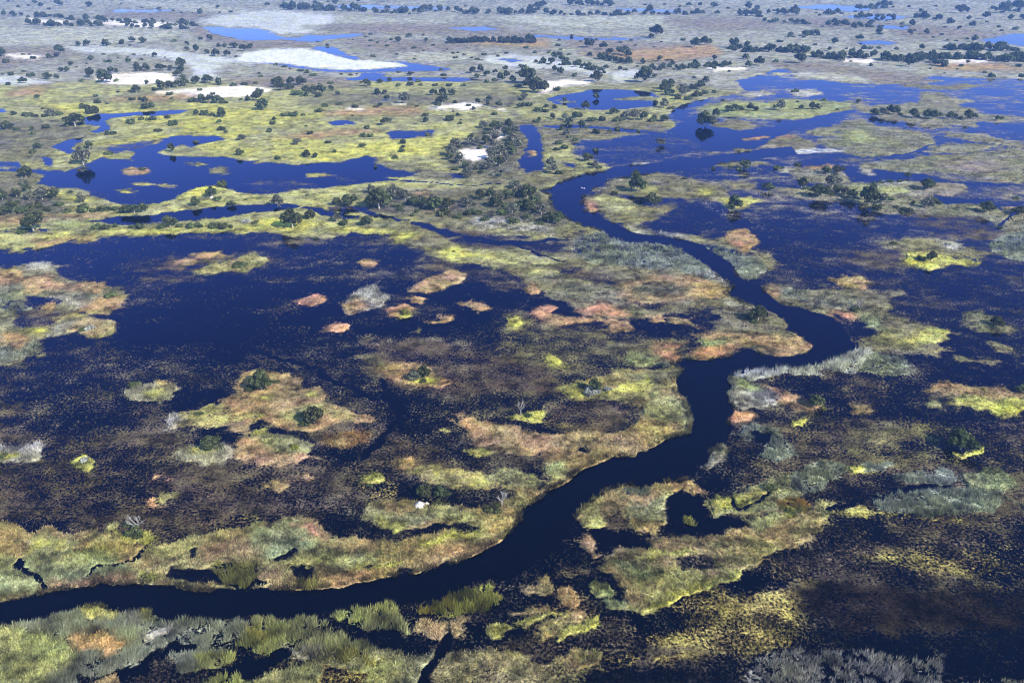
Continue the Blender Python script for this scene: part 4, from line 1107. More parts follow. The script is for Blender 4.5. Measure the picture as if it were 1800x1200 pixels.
# --- trees that stand out, one by one: kind u v width height-factor | label
SOLO = '''
D 460 686 46 1.15|tall pointed dark green tree on the pink grass island in the marsh
B 440 688 24 1|low green bush at the foot of the tall pointed island tree
B 487 673 15 1|small round bush tucked behind the tall pointed island tree
D 552 746 40 1.1|dense round tree with pale trunks at the south edge of the pink island
B 536 750 20 1|leafy bush hugging the round tree at the pink island's south edge
A 729 670 30 1|grey twiggy tree on the small tan islet amid dark marsh
D 747 664 24 1.2|small dark tree beside the grey twiggy one on the tan islet
B 744 672 16 .8|yellowish bush in front of the two trees on the tan islet
Y 713 554 20 1|dome-shaped yellow-green bush on a lime islet in the dark lagoon
B 196 522 26 1|flat dark bush on the rounded tip of the big western islet
S 159 580 20 1|silvery bush on the olive tongue of the western islet
B 146 583 14 1|small green bush left of the silvery bush on the olive tongue
B 240 679 26 .9|low green bush on the frosty silver islet
B 350 727 18 .7|flat green bush on the yellow island north of the frosty bush
D 371 788 34 .9|grey tree with bleached limbs on the pale reed-fringed islet
B 386 791 20 .8|green bush under the bleached-limb tree on the reed-fringed islet
S 149 812 20 1|silver bush on a tiny lime islet in the western marsh
B 2 806 24 1|dark green bush on the reedy islet cut by the frame
X 240 930 44 .7|fallen grey dead limbs over a green bush on the southwestern bank
B 240 942 36 1|green bush below the fallen grey limbs on the southwestern bank
B 222 925 18 1|small bush behind the fallen grey limbs on the southwestern bank
X 916 732 26 1.1|white bare dead tree on the lime islet west of the river
B 928 733 15 1|round dark bush beside the white bare dead tree
D 745 872 30 .9|dark tree behind the white termite mound
D 776 872 28 1|airy tree right of the white termite mound
B 771 885 20 1|bright green bush in front of the airy tree by the mound
B 866 899 34 .8|wide green bush under a leafless tree by the river bank
X 882 890 30 1|leafless grey tree leaning over the wide green bush near the river
D 1046 688 24 1.2|dark tree casting a black shadow on the bright western bank meadow
S 1040 692 34 .6|low grey thicket at the foot of the dark meadow tree
S 1068 687 18 .9|small grey bush east of the dark meadow tree
A 1169 646 20 1|dark scrubby tree on the river corner above the meadow
D 1332 563 32 .9|dark ragged tree among pale reeds on the river's inner bend
B 1326 566 18 .8|low bush beside the ragged inner-bend tree
B 1502 546 22 .9|green bush under the dead snag east of the river
X 1510 540 24 1|spreading dead snag above a green bush east of the river
D 1753 574 28 .9|dark tree alone on the grey sedge flat at the eastern edge
D 1432 715 28 1.1|grey-limbed dark tree at the tip of the pink spit
Y 1448 718 12 1|small yellow bush against the tree on the pink spit
D 1688 790 46 .9|big sprawling dark tree on a lime-edged islet in the eastern marsh
D 1796 690 22 .9|dark tree at the end of the long pink and yellow strip
Y 519 789 18 .8|lime green bush on the lower yellow island
B 650 853 16 .5|dark low bush ringed by lime grass in the southern marsh
Y 1208 915 24 .7|mustard yellow bush in the black pool east of the river
B 1352 862 30 .9|dark bush in the yellow grass of the eastern bank
B 425 469 30 .6|long low bush on the tan islet of the northern lagoon
D 60 408 40 1.1|big round dark tree with a white mound at its foot
B 40 411 26 .8|bushy skirt left of the big round tree with white mound
D 237 376 26 .9|middle crown of three dark trees mirrored in the straight channel
D 221 375 22 .8|left crown of three dark trees mirrored in the straight channel
D 253 374 22 .8|right crown of three dark trees mirrored in the straight channel
D 515 402 38 1|large round grey-green tree in straw grass south of the straight channel
D 345 363 20 1.1|slim dark tree on the north bank of the straight channel
A 488 364 26 1|flat-topped grey tree at the channel's eastern bend
D 374 348 18 1.2|dark tree on a white mound in the yellow meadow
B 382 352 26 .6|green bush around the white mound in the yellow meadow
A 147 290 32 1.1|pale-stemmed open tree standing on the north lake shore
A 147 302 24 .5|dipping scrub at the foot of the pale-stemmed lake tree
D 303 268 14 1.2|small palm-like tree on the lake's yellow spit
B 250 299 20 .5|flat bush on the pink oval islet in the lake
B 219 334 8 1|tiny bush on a yellow dot islet in the lake
D 46 312 26 1|round dark tree on the grassy west shore of the lake
A 43 328 16 1.1|slender grey tree below the round lake shore tree
D 1120 338 32 1|largest round dark tree on the grassy river-bend island
D 1117 315 18 1|smaller dark tree behind the largest bend-island tree
B 1133 324 14 1|bush touching the right side of the largest bend-island tree
D 1147 361 30 .9|broad dark tree nearer the south shore of the bend island
B 1080 341 17 .7|low bush on the western side of the bend island
B 1203 315 15 .8|little bush on the northeast shore of the bend island
D 1292 367 28 1|dark tree mirrored in open water on a yellow shoal
D 1352 334 24 .9|dark bushy tree standing alone in the blue floodwater
D 1635 461 20 1.2|tall dark tree on the yellow-tailed islet in the blue flood
B 1617 457 22 .7|spreading bush left of the tall tree on the yellow-tailed islet
B 1572 430 16 .6|dark scrub on a sedge bar west of the yellow-tailed islet
S 1665 431 14 .5|pale scrub on the sedge bar above the yellow-tailed islet
D 1628 334 26 .9|perfectly rounded dark tree with a shadow on the eastern grass
D 1734 374 28 .9|dark domed tree beside the looping blue creek
D 1791 378 26 .8|dark tree right of the looping blue creek
B 1758 401 14 .7|dark bush where the looping blue creek ends
D 1240 222 34 1.1|tall leaning tree group mirrored in the northern blue water
D 1258 206 14 1.2|thin dark tree behind the mirrored leaning tree
A 1160 255 20 .8|half-drowned grey tree in the pale blue shallows
D 1048 174 12 1.3|small tree on a speck of an islet in the oval pond
D 1030 194 16 1|round grey tree on the south shore of the oval pond
D 828 247 15 1.2|cone-shaped dark tree on the yellow plain beside the wooded isle
A 905 332 24 1|pale-trunked tree where the creek joins the river
B 1392 900 22 .7|brownish bush in the rusty fern patch east of the river
'''
for line in SOLO.strip().splitlines():
    a, lab = line.split('|')
    k, u, v, wd, zf = a.split()
    plant(k, float(u), float(v), float(wd), lab, None, float(zf))
ORD = 'first second third fourth fifth sixth seventh eighth ninth tenth eleventh twelfth thirteenth fourteenth fifteenth sixteenth seventeenth eighteenth nineteenth twentieth'.split()
GROUPS = '''
in the thicket west of the three mirrored trees|trees of the western thicket|5,352,22,D 18,362,20,B 30,347,22,D 52,352,20,A 62,366,26,B 75,351,30,A 95,349,22,D 105,363,20,B 38,374,30,B 10,378,26,D 26,362,22,B 85,372,18,B 68,377,18,B 98,342,18,A 48,338,16,D
between the western thicket and the mirrored trees|scrub beside the western thicket|125,340,10,B 143,358,17,A 145,372,34,B 165,373,18,B 183,371,22,B 203,370,20,B 120,374,16,B
in the scrub row along the straight channel's south bank|scrub south of the straight channel|170,403,20,B 185,403,22,B 203,400,14,B 232,402,16,B 246,403,22,B 285,402,16,B 300,399,26,D 316,400,20,B 333,401,22,B 350,400,18,B 375,402,22,B 392,402,20,B 405,401,14,B 433,393,16,S 446,395,10,B
on the yellow meadow north of the straight channel|bushes of the yellow meadow|391,328,24,B 407,362,14,D 440,338,6,B 541,345,9,B 432,352,8,B
in the row between the straight channel and the woodland|trees east of the straight channel|545,386,20,D 592,391,20,A 605,396,24,B 645,397,22,D 592,362,20,D 614,362,26,D 653,341,18,A 452,392,10,B 555,420,11,B 797,443,9,B
at the western end of the river woodland|trees of the river woodland west|667,368,40,D 694,350,28,A 712,352,22,A 703,365,18,B 728,362,22,D 745,366,22,D 765,370,30,D 788,368,22,D 733,374,14,B 780,379,30,B 740,352,14,A 760,355,16,A 705,371,12,B 725,381,12,B
in the middle of the river woodland|trees of the river woodland middle|815,358,18,A 826,378,22,B 845,352,22,D 862,346,20,D 870,365,24,D 878,353,20,A 893,350,22,D 885,378,26,B 840,378,20,B 900,376,22,A 902,392,28,B 912,366,22,B 852,388,18,B 865,384,16,A 822,366,18,A 890,364,18,B 806,384,18,B
at the river end of the woodland|trees of the river woodland east|912,345,22,A 926,348,26,D 938,362,24,D 945,353,14,A 930,372,22,D 952,378,24,A 963,392,28,D 978,393,26,D 985,385,18,B 970,380,20,B 940,370,20,B 950,396,16,B 925,384,18,B 938,345,16,D 920,357,18,B
on the wooded isle with the white clearing|trees of the wooded isle|790,282,18,D 800,262,20,A 795,275,24,A 808,288,22,A 800,300,14,B 818,297,15,D 836,300,13,D 854,299,14,A 865,280,26,A 880,272,26,A 893,265,22,D 900,250,22,A 890,240,24,D 905,238,18,A 870,250,20,A 855,254,16,D 838,256,16,A 825,255,14,A 808,260,14,B 845,304,12,B 862,296,22,A 878,293,22,D 890,285,20,A 823,313,22,A 878,311,20,A 843,262,14,B 868,230,20,D 880,228,18,A 858,236,14,B 850,226,16,A 895,228,18,D 900,272,18,D 912,258,14,A 866,262,16,A
in the woods at the oval pond's eastern end|woods east of the oval pond|1167,190,18,A 1180,192,16,B 1165,163,18,D 1175,158,22,D 1152,182,12,B 1190,175,18,B 1200,170,26,A 1215,162,20,D 1230,158,22,D 1225,170,24,B 1240,165,18,B 1255,164,10,B 1210,176,16,B 1175,168,18,D
on the strip south of the oval pond|trees south of the oval pond|972,210,13,D 993,212,16,A 1012,208,14,D 1020,207,10,A 1000,216,16,B 1022,218,14,B 1040,214,20,B 1060,213,18,B 1078,201,16,D 1086,199,8,D 1100,212,22,A 1115,211,22,A 1130,212,18,D 1145,214,16,B 1150,212,12,D 1168,214,17,D 1125,197,9,B 1085,214,18,B 943,216,16,B 948,213,9,D
around the west side of the oval pond|trees west of the oval pond|946,164,30,D 928,156,20,D 958,158,16,D 980,160,18,B 921,173,14,A 916,177,14,B 993,179,11,D 931,187,18,B 945,196,20,B 960,190,10,A 975,192,10,D 912,191,12,A 960,198,14,B 918,188,14,B
on the peninsula between creek and blue channel|trees of the creek peninsula|972,306,22,A 968,295,18,A 1033,284,18,D 1045,297,16,A 1040,291,16,B 983,254,17,B 994,262,18,B 979,265,16,B 1010,248,14,B 1046,265,14,B 1048,236,18,B 1072,231,10,B 1085,228,16,B 1122,232,9,B 983,307,18,B 1052,297,14,B 996,238,14,A 1000,243,10,B 987,230,12,D 998,222,14,D 1022,223,14,D 1030,226,10,B
in the wooded line on the eastern flood island|wooded line of the flood island|1408,331,22,D 1418,332,16,B 1452,306,20,D 1472,305,20,D 1462,332,28,A 1440,347,28,D 1470,340,20,D 1458,343,14,B 1485,345,18,A 1498,350,20,D 1528,362,36,D 1518,352,20,D 1550,360,20,A 1565,353,12,B 1595,372,22,B 1585,374,14,B 1628,366,22,A 1641,363,20,D 1430,335,14,B 1540,368,22,B 1605,360,10,A 1425,345,14,B 1575,366,12,B
on the low grassy bar behind the rounded eastern tree|scrub on the grassy bar|1595,313,13,D 1548,321,12,B 1565,321,14,B 1582,320,14,B 1536,322,10,B 1612,334,12,B 1785,349,10,B
in the tall row on the northern blue floodplain|tall row on the northern floodplain|1537,203,17,D 1552,203,18,A 1562,200,16,D 1572,202,18,D 1583,203,13,B 1605,208,19,D 1613,206,10,B 1628,209,18,D 1640,210,22,D 1650,206,13,A 1669,209,16,D 1677,207,12,A 1688,210,14,B 1702,210,18,D 1713,209,12,D 1752,211,10,D 1760,211,8,D
on the pale flats west of the tall row|trees on the pale flats|1372,195,18,A 1408,193,12,A 1428,193,15,D 1437,193,14,D 1448,178,10,B 1397,162,14,B 1508,182,9,A 1472,194,8,B 1402,180,8,B 1362,190,10,B
on the floodplain south of the tall row|scrub in the blue flood|1310,297,22,D 1300,298,12,B 1283,294,10,B 1368,296,16,B 1403,290,12,B 1375,296,10,B 1254,297,9,B
on the strip north of the leaning mirrored trees|trees north of the leaning group|1282,197,16,D 1293,196,16,D 1303,195,12,D 1318,195,14,A 1328,196,12,A 1270,177,8,B
beside the upper serpentine pond|trees by the serpentine pond|133,223,32,D 121,222,18,B 143,220,16,B 90,205,18,A 80,206,16,B 105,203,14,B 48,205,22,B 62,206,14,B 25,203,10,D 12,228,22,D 30,229,14,B 57,229,9,D 57,237,12,B 83,226,17,B 75,192,9,B 163,200,24,B 150,191,18,B 195,237,20,B
south of the serpentine pond|trees south of the serpentine pond|67,262,14,D 57,270,16,B 158,262,15,D 193,272,16,B 343,251,13,B 422,274,15,D 425,247,14,A 385,216,14,B 390,230,18,B 397,234,10,B 230,218,23,B 248,212,12,B 268,212,22,B 305,221,22,B 280,232,16,B 295,209,12,B
in the grass north of the lake's broad arm|trees north of the lake arm|345,203,13,A 358,203,18,B 390,207,20,D 372,204,16,B 255,180,13,A 248,177,12,B 260,191,28,B 232,177,14,B 172,177,5,A 172,182,16,B 188,184,8,B 168,171,10,B 66,173,10,D 208,163,8,B 240,164,16,D 228,162,9,B 302,175,10,B
in the wood behind the long white sand bank|wood behind the sand bank|272,160,14,B 285,158,18,D 298,155,16,D 312,154,18,D 326,152,16,D 340,180,20,B 355,180,16,D 368,182,18,D 382,182,22,D 395,182,16,B 423,177,10,B 436,178,12,D 450,177,14,D 298,168,13,B 352,160,10,B 375,167,11,B
around the wood east of the sand bank|wood east of the sand bank|455,172,22,D 462,194,24,D 495,160,20,D 485,154,16,D 510,158,16,D 522,168,24,B 540,165,20,D 553,162,18,D 565,166,20,D 583,160,12,D 594,168,12,D 535,170,18,B 560,171,16,B 572,188,15,B 595,185,13,B 510,150,18,D
on the yellow plain's eastern middle|bushes of the yellow plain east|712,183,22,A 676,166,12,A 664,167,14,D 680,176,12,D 647,153,14,D 668,188,10,D 660,190,10,B 708,177,10,D 623,190,14,B 702,166,6,B 732,188,9,B 770,190,13,D 762,168,14,D 778,168,14,D 795,168,14,D 778,182,16,D 800,182,10,B 825,187,13,B 832,193,10,B 860,178,12,D 858,186,10,D 877,190,14,D 870,203,13,B 797,197,8,B 772,184,20,D 840,183,12,D
dotted across the yellow plain|bushes dotted over the yellow plain|478,279,8,X 488,281,13,B 540,277,17,D 554,278,11,A 588,269,10,B 637,259,13,B 522,255,17,A 576,253,13,B 545,237,14,B 638,241,15,B 652,241,12,B 675,221,16,D 681,214,14,B 645,227,15,B 538,223,9,B 474,233,12,B 480,219,14,B 482,212,8,A 500,205,12,B 514,205,22,B 532,204,10,B 562,198,18,B 620,205,9,B 708,254,13,A 705,268,13,B 708,262,10,D 694,279,16,B 660,294,9,B 748,216,12,D 752,239,12,B 747,205,14,B 790,213,22,B 808,219,10,B 810,212,7,B 805,204,8,A
'''
SETS = []
def plant_group(place, group, body):
    for e in body.split():
        p = e.split(',')
        SETS.append((place, group, p[3] if len(p) > 3 else ('B' if float(p[2]) < 10 else 'D'), float(p[0]), float(p[1]), float(p[2])))
for line in GROUPS.strip().splitlines():
    plant_group(*line.split('|'))
# ------------------------------------------------------------------ the far woodland islands
FAR = '''
on the far sandy skyline top left|far skyline trees|20,4,14 32,13,9 50,11,9 62,8,10 72,13,12 87,17,9 105,11,14 100,4,10 158,13,13 184,10,5 213,8,6 250,15,8 279,16,9 305,20,7 319,24,6 338,24,6 352,25,13 383,16,10 405,22,9 386,23,6
by the pale channel below the far sandy belt|trees by the far pale channel|138,82,12 152,82,14 186,82,14 193,78,8,B 215,78,16,B 233,75,14 246,70,7 252,76,12 228,81,8,B 353,72,10 370,72,14 305,74,10,B 330,81,10 385,83,10 395,84,10 412,85,14 430,90,16 440,86,12 330,90,12 345,93,14 365,96,12 380,100,14 400,100,14 415,101,8,B
around the small white pan at the far left|trees around the far left pan|5,100,18 40,97,8,B 52,97,8,B 86,103,10 92,102,8,B 108,95,18 60,104,12,B 100,101,10 12,111,14,B 38,111,6,B 43,127,9 125,116,12 108,127,10 118,127,12 134,119,6,B 160,107,12 153,113,8,B 85,140,16 100,139,11 42,147,15 20,133,14,B 55,135,16,B 5,132,8,B 15,150,12,B
dotted between the pale channel and the sand pan|bushes by the pale channel|183,97,8,B 208,103,6,B 190,110,16,B 225,109,12,B 225,101,6,B 236,97,9,B 249,106,9,B 254,98,6,B 272,101,10 290,102,6,B 295,107,6,B
around the rounded white sand pan|trees around the white sand pan|145,144,12,B 160,137,18 178,133,16 195,130,14 205,128,10 240,120,12 243,126,16 258,125,14 283,125,18 300,124,12 320,122,22 318,130,14 312,135,16 322,140,12 188,146,28 205,144,12,B 258,149,10 278,149,10 295,150,10 345,148,16 365,147,20 385,150,14 410,152,14,B 430,150,14,B
above the far white flats|trees above the white flats|470,12,10 498,6,7 505,10,7 556,10,12 630,5,10 680,4,14 590,8,12 577,4,8 745,19,12 766,21,9 818,12,9 720,26,9,B
on the grey plain behind the white flat's point|bushes on the grey plain|651,62,9 643,66,7,B 719,66,11 744,63,8 652,73,10,B 687,71,8 700,75,12 680,82,10,B 749,75,10 762,81,9 558,75,8,B 576,81,9,B 620,71,6,B 664,76,7,B 650,82,6,B 727,86,10,B 745,90,7,B 698,97,8,B 657,101,11,B 729,105,9,B 730,100,5,B 786,88,6,B
below the long dark hedge of the plain|bushes below the long hedge|845,70,7 796,95,9 805,94,8 800,103,10,B 830,103,8,B 840,106,10,B 850,98,12,B 875,100,10,B 890,95,9,B 815,98,9,B
along the near shore of the white flat|bushes of the flat's near shore|485,115,10,B 500,119,12,B 455,130,9,B 458,136,10,B 510,122,7 530,126,14,B 540,129,12,B 552,134,14,B 600,132,9,B 617,133,9 627,131,7,B 702,128,10,B 720,134,10 725,130,8,B 781,134,14,B 775,125,10,B 450,148,10,B
in the wood beside the narrow blue strip|wood by the narrow blue strip|830,130,14 845,128,14 855,135,14 838,138,12 870,130,10 888,123,11 890,138,18 880,142,14 870,146,12 902,147,16 910,154,18,B 855,146,12,B
in the row before the narrow blue strip|row by the blue strip|635,146,9,B 668,147,12,A 685,145,10 735,145,12,B 740,151,10,B 580,148,12,B 530,150,18 490,149,16 700,152,14,B 720,151,14,B 765,152,12,B 790,152,14,B 815,152,12,B
in the farthest central skyline row|farthest central row|1003,9,20 1035,10,16 1068,12,14 1134,10,8 1168,9,8 1195,13,9 1210,12,10 1230,12,10 1255,14,14 1280,16,9 1315,17,14 1330,19,12 1115,24,10 1140,25,16 1160,26,9 1225,24,12 1260,27,10 1310,28,14 1325,29,16 1080,29,10
on the wooded mound of the central skyline|mound trees|945,17,16 955,12,14 932,22,14 938,26,12 950,10,10
on the scattered central plain|trees on the central plain|1005,65,9 1153,67,22 1145,68,12 1222,75,12 1220,84,20 1238,80,16 1248,77,10 1290,85,18 905,74,14 930,73,16 1035,84,18 1060,88,14 1075,93,10 1095,97,22 1105,100,14 1070,94,12 1117,81,9,B 983,72,8,B 980,82,10,B 985,88,8,B 1020,74,9,B 1030,70,9,B 1048,71,8,B 1090,76,9,B 1110,72,9,B 1163,75,7,B 1200,72,10,B 1150,84,8
in the hedgerows of the central plain|trees of the central hedgerows|1057,105,16 1075,108,12 1090,112,14 1105,113,14 1130,113,12 1158,108,12 1172,107,9 1180,107,8 1182,115,10 1120,118,8,B 1222,115,12 1255,107,12 1310,105,14 975,104,14 940,94,12,B 925,86,10,B 965,94,10,B 985,97,12,B 1000,97,10,B 1035,98,8,B
around the sand streak left of the northern lake|trees by the sand streak|1315,118,14 1335,116,18 1255,124,10 1282,127,9,B 975,125,12 985,132,14 915,120,10 908,130,9 955,121,6 1130,146,28 1128,131,9 1118,140,10 1150,138,10 1220,138,9 1240,145,14 925,148,34 945,152,20 1050,145,22 1040,138,10 1065,122,12 1090,124,10 1100,124,10,B 1150,124,10 1010,135,14,B
in the far northeast corner|trees of the far northeast|1360,20,9 1375,28,16 1395,28,18 1435,24,6,B 1434,18,5 1413,42,8 1440,28,9 1465,27,10 1480,25,8 1510,19,14 1530,17,12 1555,14,16 1570,14,9 1597,13,9 1618,21,12,B 1645,12,8,B 1688,24,18 1700,23,12 1748,16,14,B 1765,24,22 1790,20,22 1800,36,14 1775,36,12 1733,34,14 1702,36,10 1735,40,8,B
on the sandy northeastern savanna|trees of the northeastern savanna|1610,32,12 1625,33,14 1650,36,14 1670,43,14 1603,46,14 1585,44,10,B 1550,38,12 1570,33,10 1520,33,10 1530,45,12 1545,52,10 1543,60,14 1548,61,10,B 1500,52,14 1485,46,14 1465,42,12 1470,48,12 1445,48,8 1415,63,14 1425,62,8,B 1412,67,8,B 1440,63,8,B 1510,72,14 1467,77,14 1433,80,9 1370,75,14,B 1410,90,9,B
on the mottled ground before the eastern dark belt|trees before the eastern belt|1608,55,9 1600,62,12 1628,61,12 1656,62,8 1685,53,10 1660,49,8 1708,49,14 1755,49,9 1760,55,8 1785,53,12,B 1680,73,8 1700,70,9 1712,74,14 1735,77,6 1665,72,9,B 1640,67,8,B 1518,90,12 1530,87,10,B 1575,90,10 1620,88,12 1500,100,10 1535,100,14 1457,90,10 1488,87,8,B 1545,86,10,B
south of the eastern dark belt|trees south of the eastern belt|1405,112,24 1365,110,12,B 1600,118,20 1655,118,9 1635,122,7,B 1700,112,10 1690,117,10,B 1742,136,18,B 1730,129,8 1795,136,12,B 1682,123,7,B 1660,129,6,B 1530,117,10,B 1495,109,8 1790,118,12,B
'''
for line in FAR.strip().splitlines():
    place, body = line.split('|', 1)
    plant_group(place, *body.split('|'))
# the 290 largest trees and bushes stand alone; the smallest far ones become one mass
REST = []
def settle():
    n_tree = 290 - sum(1 for p in LOT if NAME[p[0]] == 'tree'); n_bush = 290 - sum(1 for p in LOT if NAME[p[0]] == 'bush')
    keep = []
    for nm, n in (('tree', n_tree), ('bush', n_bush), ('dead_tree', 50)):
        l = sorted((s for s in SETS if NAME[s[2]] == nm), key=lambda s: -s[5])
        keep += l[:n]; REST.extend(l[n:])
    by = {}
    for s in keep: by.setdefault((s[0], s[1], s[2]), []).append(s)
    for (place, group, k), sub in by.items():
        sub.sort(key=lambda s: (s[3], s[4]))
        for i, s in enumerate(sub):
            if len(sub) == 1: lab = f'lone {NOUN[k]} {place}'
            elif i == 0: lab = f'leftmost {NOUN[k]} {place}'
            elif i == len(sub) - 1: lab = f'rightmost {NOUN[k]} {place}'
            else: lab = f'{ORD[min(i, 19)]} {NOUN[k]} from the left {place}'
            plant(k, s[3], s[4], s[5], lab, group)
settle()
for p in LOT: build_plant(*p)
# belts of far trees that read as one mass: one object of stuff each
BELTS = [('treeline', 'dark tree belt along the far sandy strip', 102, 9, 17, '0,28 100,31|40,43 100,46|95,32 200,40|140,45 330,52|180,39 350,46|60,44 180,46'),
 ('treeline', 'long dark tree line above the far white plain', 85, 11, 19, '490,16 560,18 700,24|690,23 740,24|785,21 850,26|840,24 900,25|740,20 775,20'),
 ('treeline', 'tree line of the far central skyline', 81, 9, 17, '900,25 1040,28|930,20 960,18|1045,26 1075,27|1060,28 1240,25|985,9 1080,11|1300,28 1345,30'),
 ('hedge_row', 'dense low hedge of dark scrub on the plain', 102, 9, 15, '785,76 850,74 940,76|900,73 940,74'),
 ('treeline', 'dark scrub belt in the middle of the plain', 119, 10, 17, '940,112 1000,115 1060,128|980,105 1040,120|1035,100 1110,113|1180,122 1290,116|1130,124 1200,122|1285,92 1350,92|1280,86 1330,84'),
 ('treeline', 'heavy dark woodland belt in front of the eastern savanna', 204, 13, 22, '1425,100 1480,106|1495,101 1540,103|1550,106 1640,111|1600,104 1720,104|1640,112 1660,118|1690,103 1740,106|1740,107 1830,110|1660,88 1790,90|1350,92 1420,93|1760,104 1830,103'),
 ('treeline', 'scattered far trees of the northeastern corner', 102, 8, 15, '1350,24 1410,27|1450,27 1570,12|1470,42 1560,52|1500,32 1580,33|1600,30 1660,36|1750,22 1830,20|1340,40 1470,46|1380,66 1440,62')]
def merged(name, label, items):
    """items: (u, v, width px, kind) as one mesh"""
    r = random.Random(label); V3, TO = [], []
    for u, v, wd, k in items:
        me = r.choice(VAR[k])[2]
        co = np.empty(len(me.vertices) * 3, np.float32); me.vertices.foreach_get('co', co); co = co.reshape(-1, 3)
        wm = wd / float(px_per_m(v)); a = r.uniform(0, 6.28); ca, sa = math.cos(a), math.sin(a)
        x, y = (float(k_) for k_ in ground_at(u, v))
        V3.append(np.stack([(co[:, 0] * ca - co[:, 1] * sa) * wm + x, (co[:, 0] * sa + co[:, 1] * ca) * wm + y, co[:, 2] * wm * r.uniform(.9, 1.2)], -1))
        TO.append(np.full(len(co), r.uniform(.7, 1.3)))
    co = np.concatenate(V3)
    me = mesh_np(name, co, np.arange(len(co)).reshape(-1, 4), 4)
    set_flt(me, 'Tone', np.concatenate(TO))
    tag(link_mesh(name, me, M_LEAF['D']), label, 'woodland', kind='stuff')
merged('scattered_scrub', 'small trees and bushes scattered over the far plain', [(s[3], s[4], s[5], s[2] if s[2] in 'DAB' else 'B') for s in REST])
def belt(name, label, n, w0, w1, lines):
    r = random.Random(label)
    segs = [pts(l) for l in lines.split('|')]
    lens = [np.linalg.norm(np.diff(s, axis=0), axis=1).sum() for s in segs]
    items = []
    for s, L in zip(segs, lens):
        for q in range(max(3, int(n * L / sum(lens)))):
            t = r.uniform(0, 1) * (len(s) - 1); i = min(int(t), len(s) - 2)
            p = s[i] + (s[i + 1] - s[i]) * (t - i) + np.array([r.uniform(-3, 3), r.uniform(-1.6, 1.6)])
            items.append((p[0], p[1], r.uniform(w0, w1) * .82, r.choice('DDAB')))
    merged(name, label, items)
for b in BELTS: belt(*b)

# ------------------------------------------------------------------ termite mounds and birds
M_TERMITE = mat_plain('white_termite_clay', (.50, .47, .43), 1.5, .65, 1.15)
def mound(u, v, wpx, h, label, lumps, seed):
    import bmesh
    r = random.Random(seed)
    w_ = wpx / float(px_per_m(v))
    bm = bmesh.new()
    bmesh.ops.create_icosphere(bm, subdivisions=4, radius=.5)
    peaks = [(r.uniform(-.25, .25), r.uniform(-.25, .25), r.uniform(.12, .2), r.uniform(.5, 1)) for _ in range(lumps)]
    for vt in bm.verts:
        x, y, z = vt.co
        zz = max(z, 0) * .9
        for px, py, s, a in peaks:
            zz += a * .5 * math.exp(-((x - px) ** 2 + (y - py) ** 2) / (2 * s * s)) * (z > 0)
        k = 1 + .12 * math.sin(9 * x + 3 * z) * math.cos(8 * y - 4 * z)
        vt.co = (x * w_ * k, y * w_ * k, zz * h if z > 0 else z * .3)
    me = bpy.data.meshes.new('termite_mound'); bm.to_mesh(me); bm.free()
    o = link_mesh('termite_mound', me, M_TERMITE)
    x, y = (float(a) for a in ground_at(u, v))
    o.location = (x, y, float(sample(GZ, np.array([u]), np.array([v]))[0]) - .1)
    return tag(o, label, 'termite mound')
mound(752, 884, 15, 1.35, 'tall bright white termite mound between dark tree and green bush', 3, 4)
mound(738, 889, 20, .9, 'lower greyish termite mound left of the tall white one', 4, 9)
mound(921, 726, 5, 1.0, 'small white termite mound between the bare dead tree and its bush', 2, 3)
mound(62, 407, 8, .9, 'white termite mound under the big round western tree', 2, 12)
mound(373, 349, 8, 1.0, 'white termite mound below the slim meadow tree', 2, 21)
M_FEATHER = mat_plain('white_feathers', (.78, .77, .75), 8, .85, 1.05)
M_BILL = mat_plain('yellow_bill', (.7, .5, .12), 8)
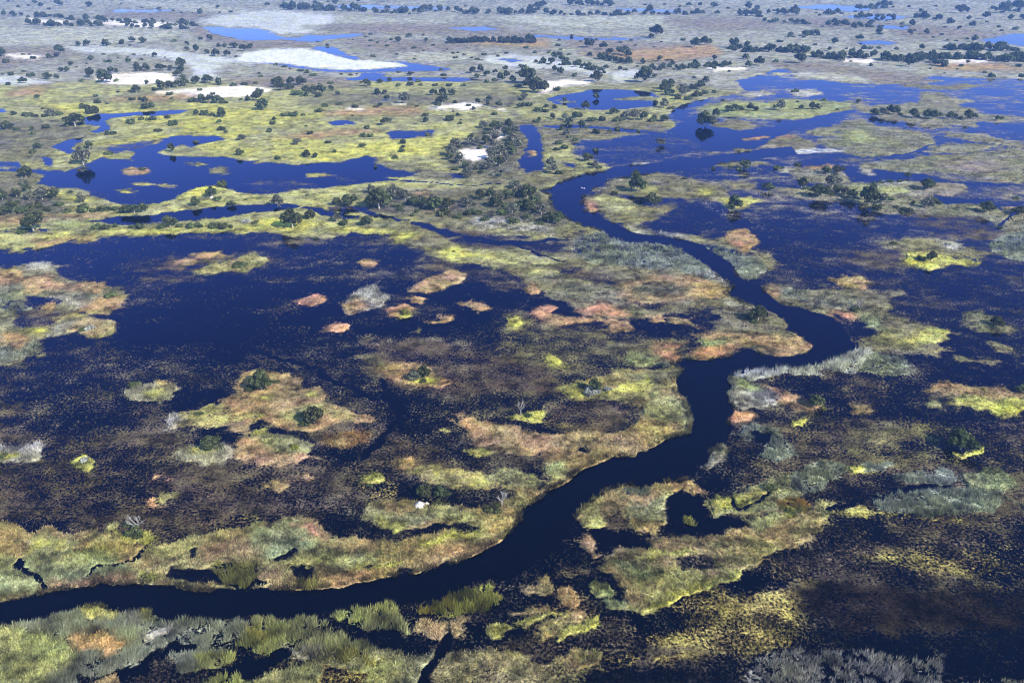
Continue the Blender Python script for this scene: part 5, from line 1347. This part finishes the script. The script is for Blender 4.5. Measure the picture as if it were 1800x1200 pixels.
def bird(u, v, rz, label):
    vs_, fs_ = [], []
    prof = [(-.62, .02, .20), (-.48, .10, .20), (-.25, .22, .19), (0, .27, .18), (.25, .22, .19), (.40, .12, .26), (.46, .075, .40), (.50, .065, .58), (.58, .085, .70), (.68, .05, .70)]
    n = 10
    for x, rad, z in prof:
        for i in range(n):
            a = 2 * math.pi * i / n
            vs_.append((x, rad * math.cos(a), z + rad * .85 * math.sin(a)))
    for k in range(len(prof) - 1):
        for i in range(n):
            j = (i + 1) % n
            fs_.append((k * n + i, k * n + j, (k + 1) * n + j, (k + 1) * n + i))
    fs_.append(tuple(range(n))[::-1]); fs_.append(tuple((len(prof) - 1) * n + i for i in range(n)))
    me = py_mesh('bird', vs_, fs_)
    o = link_mesh('bird', me, M_FEATHER)
    bv, bf = [], []
    tube(bv, bf, (.64, 0, .70), (1.0, 0, .60), .045, .012, 6)
    link_mesh('bill', py_mesh('bill', bv, bf), M_BILL, o)
    x, y = (float(a) for a in ground_at(u, v))
    o.location = (x, y, .02); o.rotation_euler = (0, 0, rz); o.scale = (.95, .95, .95)
    return tag(o, label, 'bird', 'birds floating on the river')
bird(1023, 331, 2.6, 'white bird floating on the wide blue river bend, the left one')
bird(1026.8, 331.8, .5, 'white bird floating on the wide blue river bend, the right one')

# ------------------------------------------------------------------ the air
def haze():
    m = NT('haze_air')
    p = m.n('ShaderNodeVolumePrincipled')
    p.inputs['Color'].default_value = (.20, .41, 1.0, 1)
    p.inputs['Density'].default_value = HAZE
    p.inputs['Anisotropy'].default_value = 0.0
    m.l(p.outputs[0], m.out.inputs['Volume'])
    X, Y0, Y1, Z0, Z1 = 30000, -900, 22000, -2.5, H + 3
    vs_ = [(sx * X, y, z) for z in (Z0, Z1) for y in (Y0, Y1) for sx in (-1, 1)]
    fs_ = [(0, 2, 3, 1), (4, 5, 7, 6), (0, 1, 5, 4), (2, 6, 7, 3), (0, 4, 6, 2), (1, 3, 7, 5)]
    o = link_mesh('haze', py_mesh('haze', vs_, fs_), m.m)
    return tag(o, 'thin blue haze over the whole delta', 'haze', kind='stuff')
HAZE = 0.00015
haze()
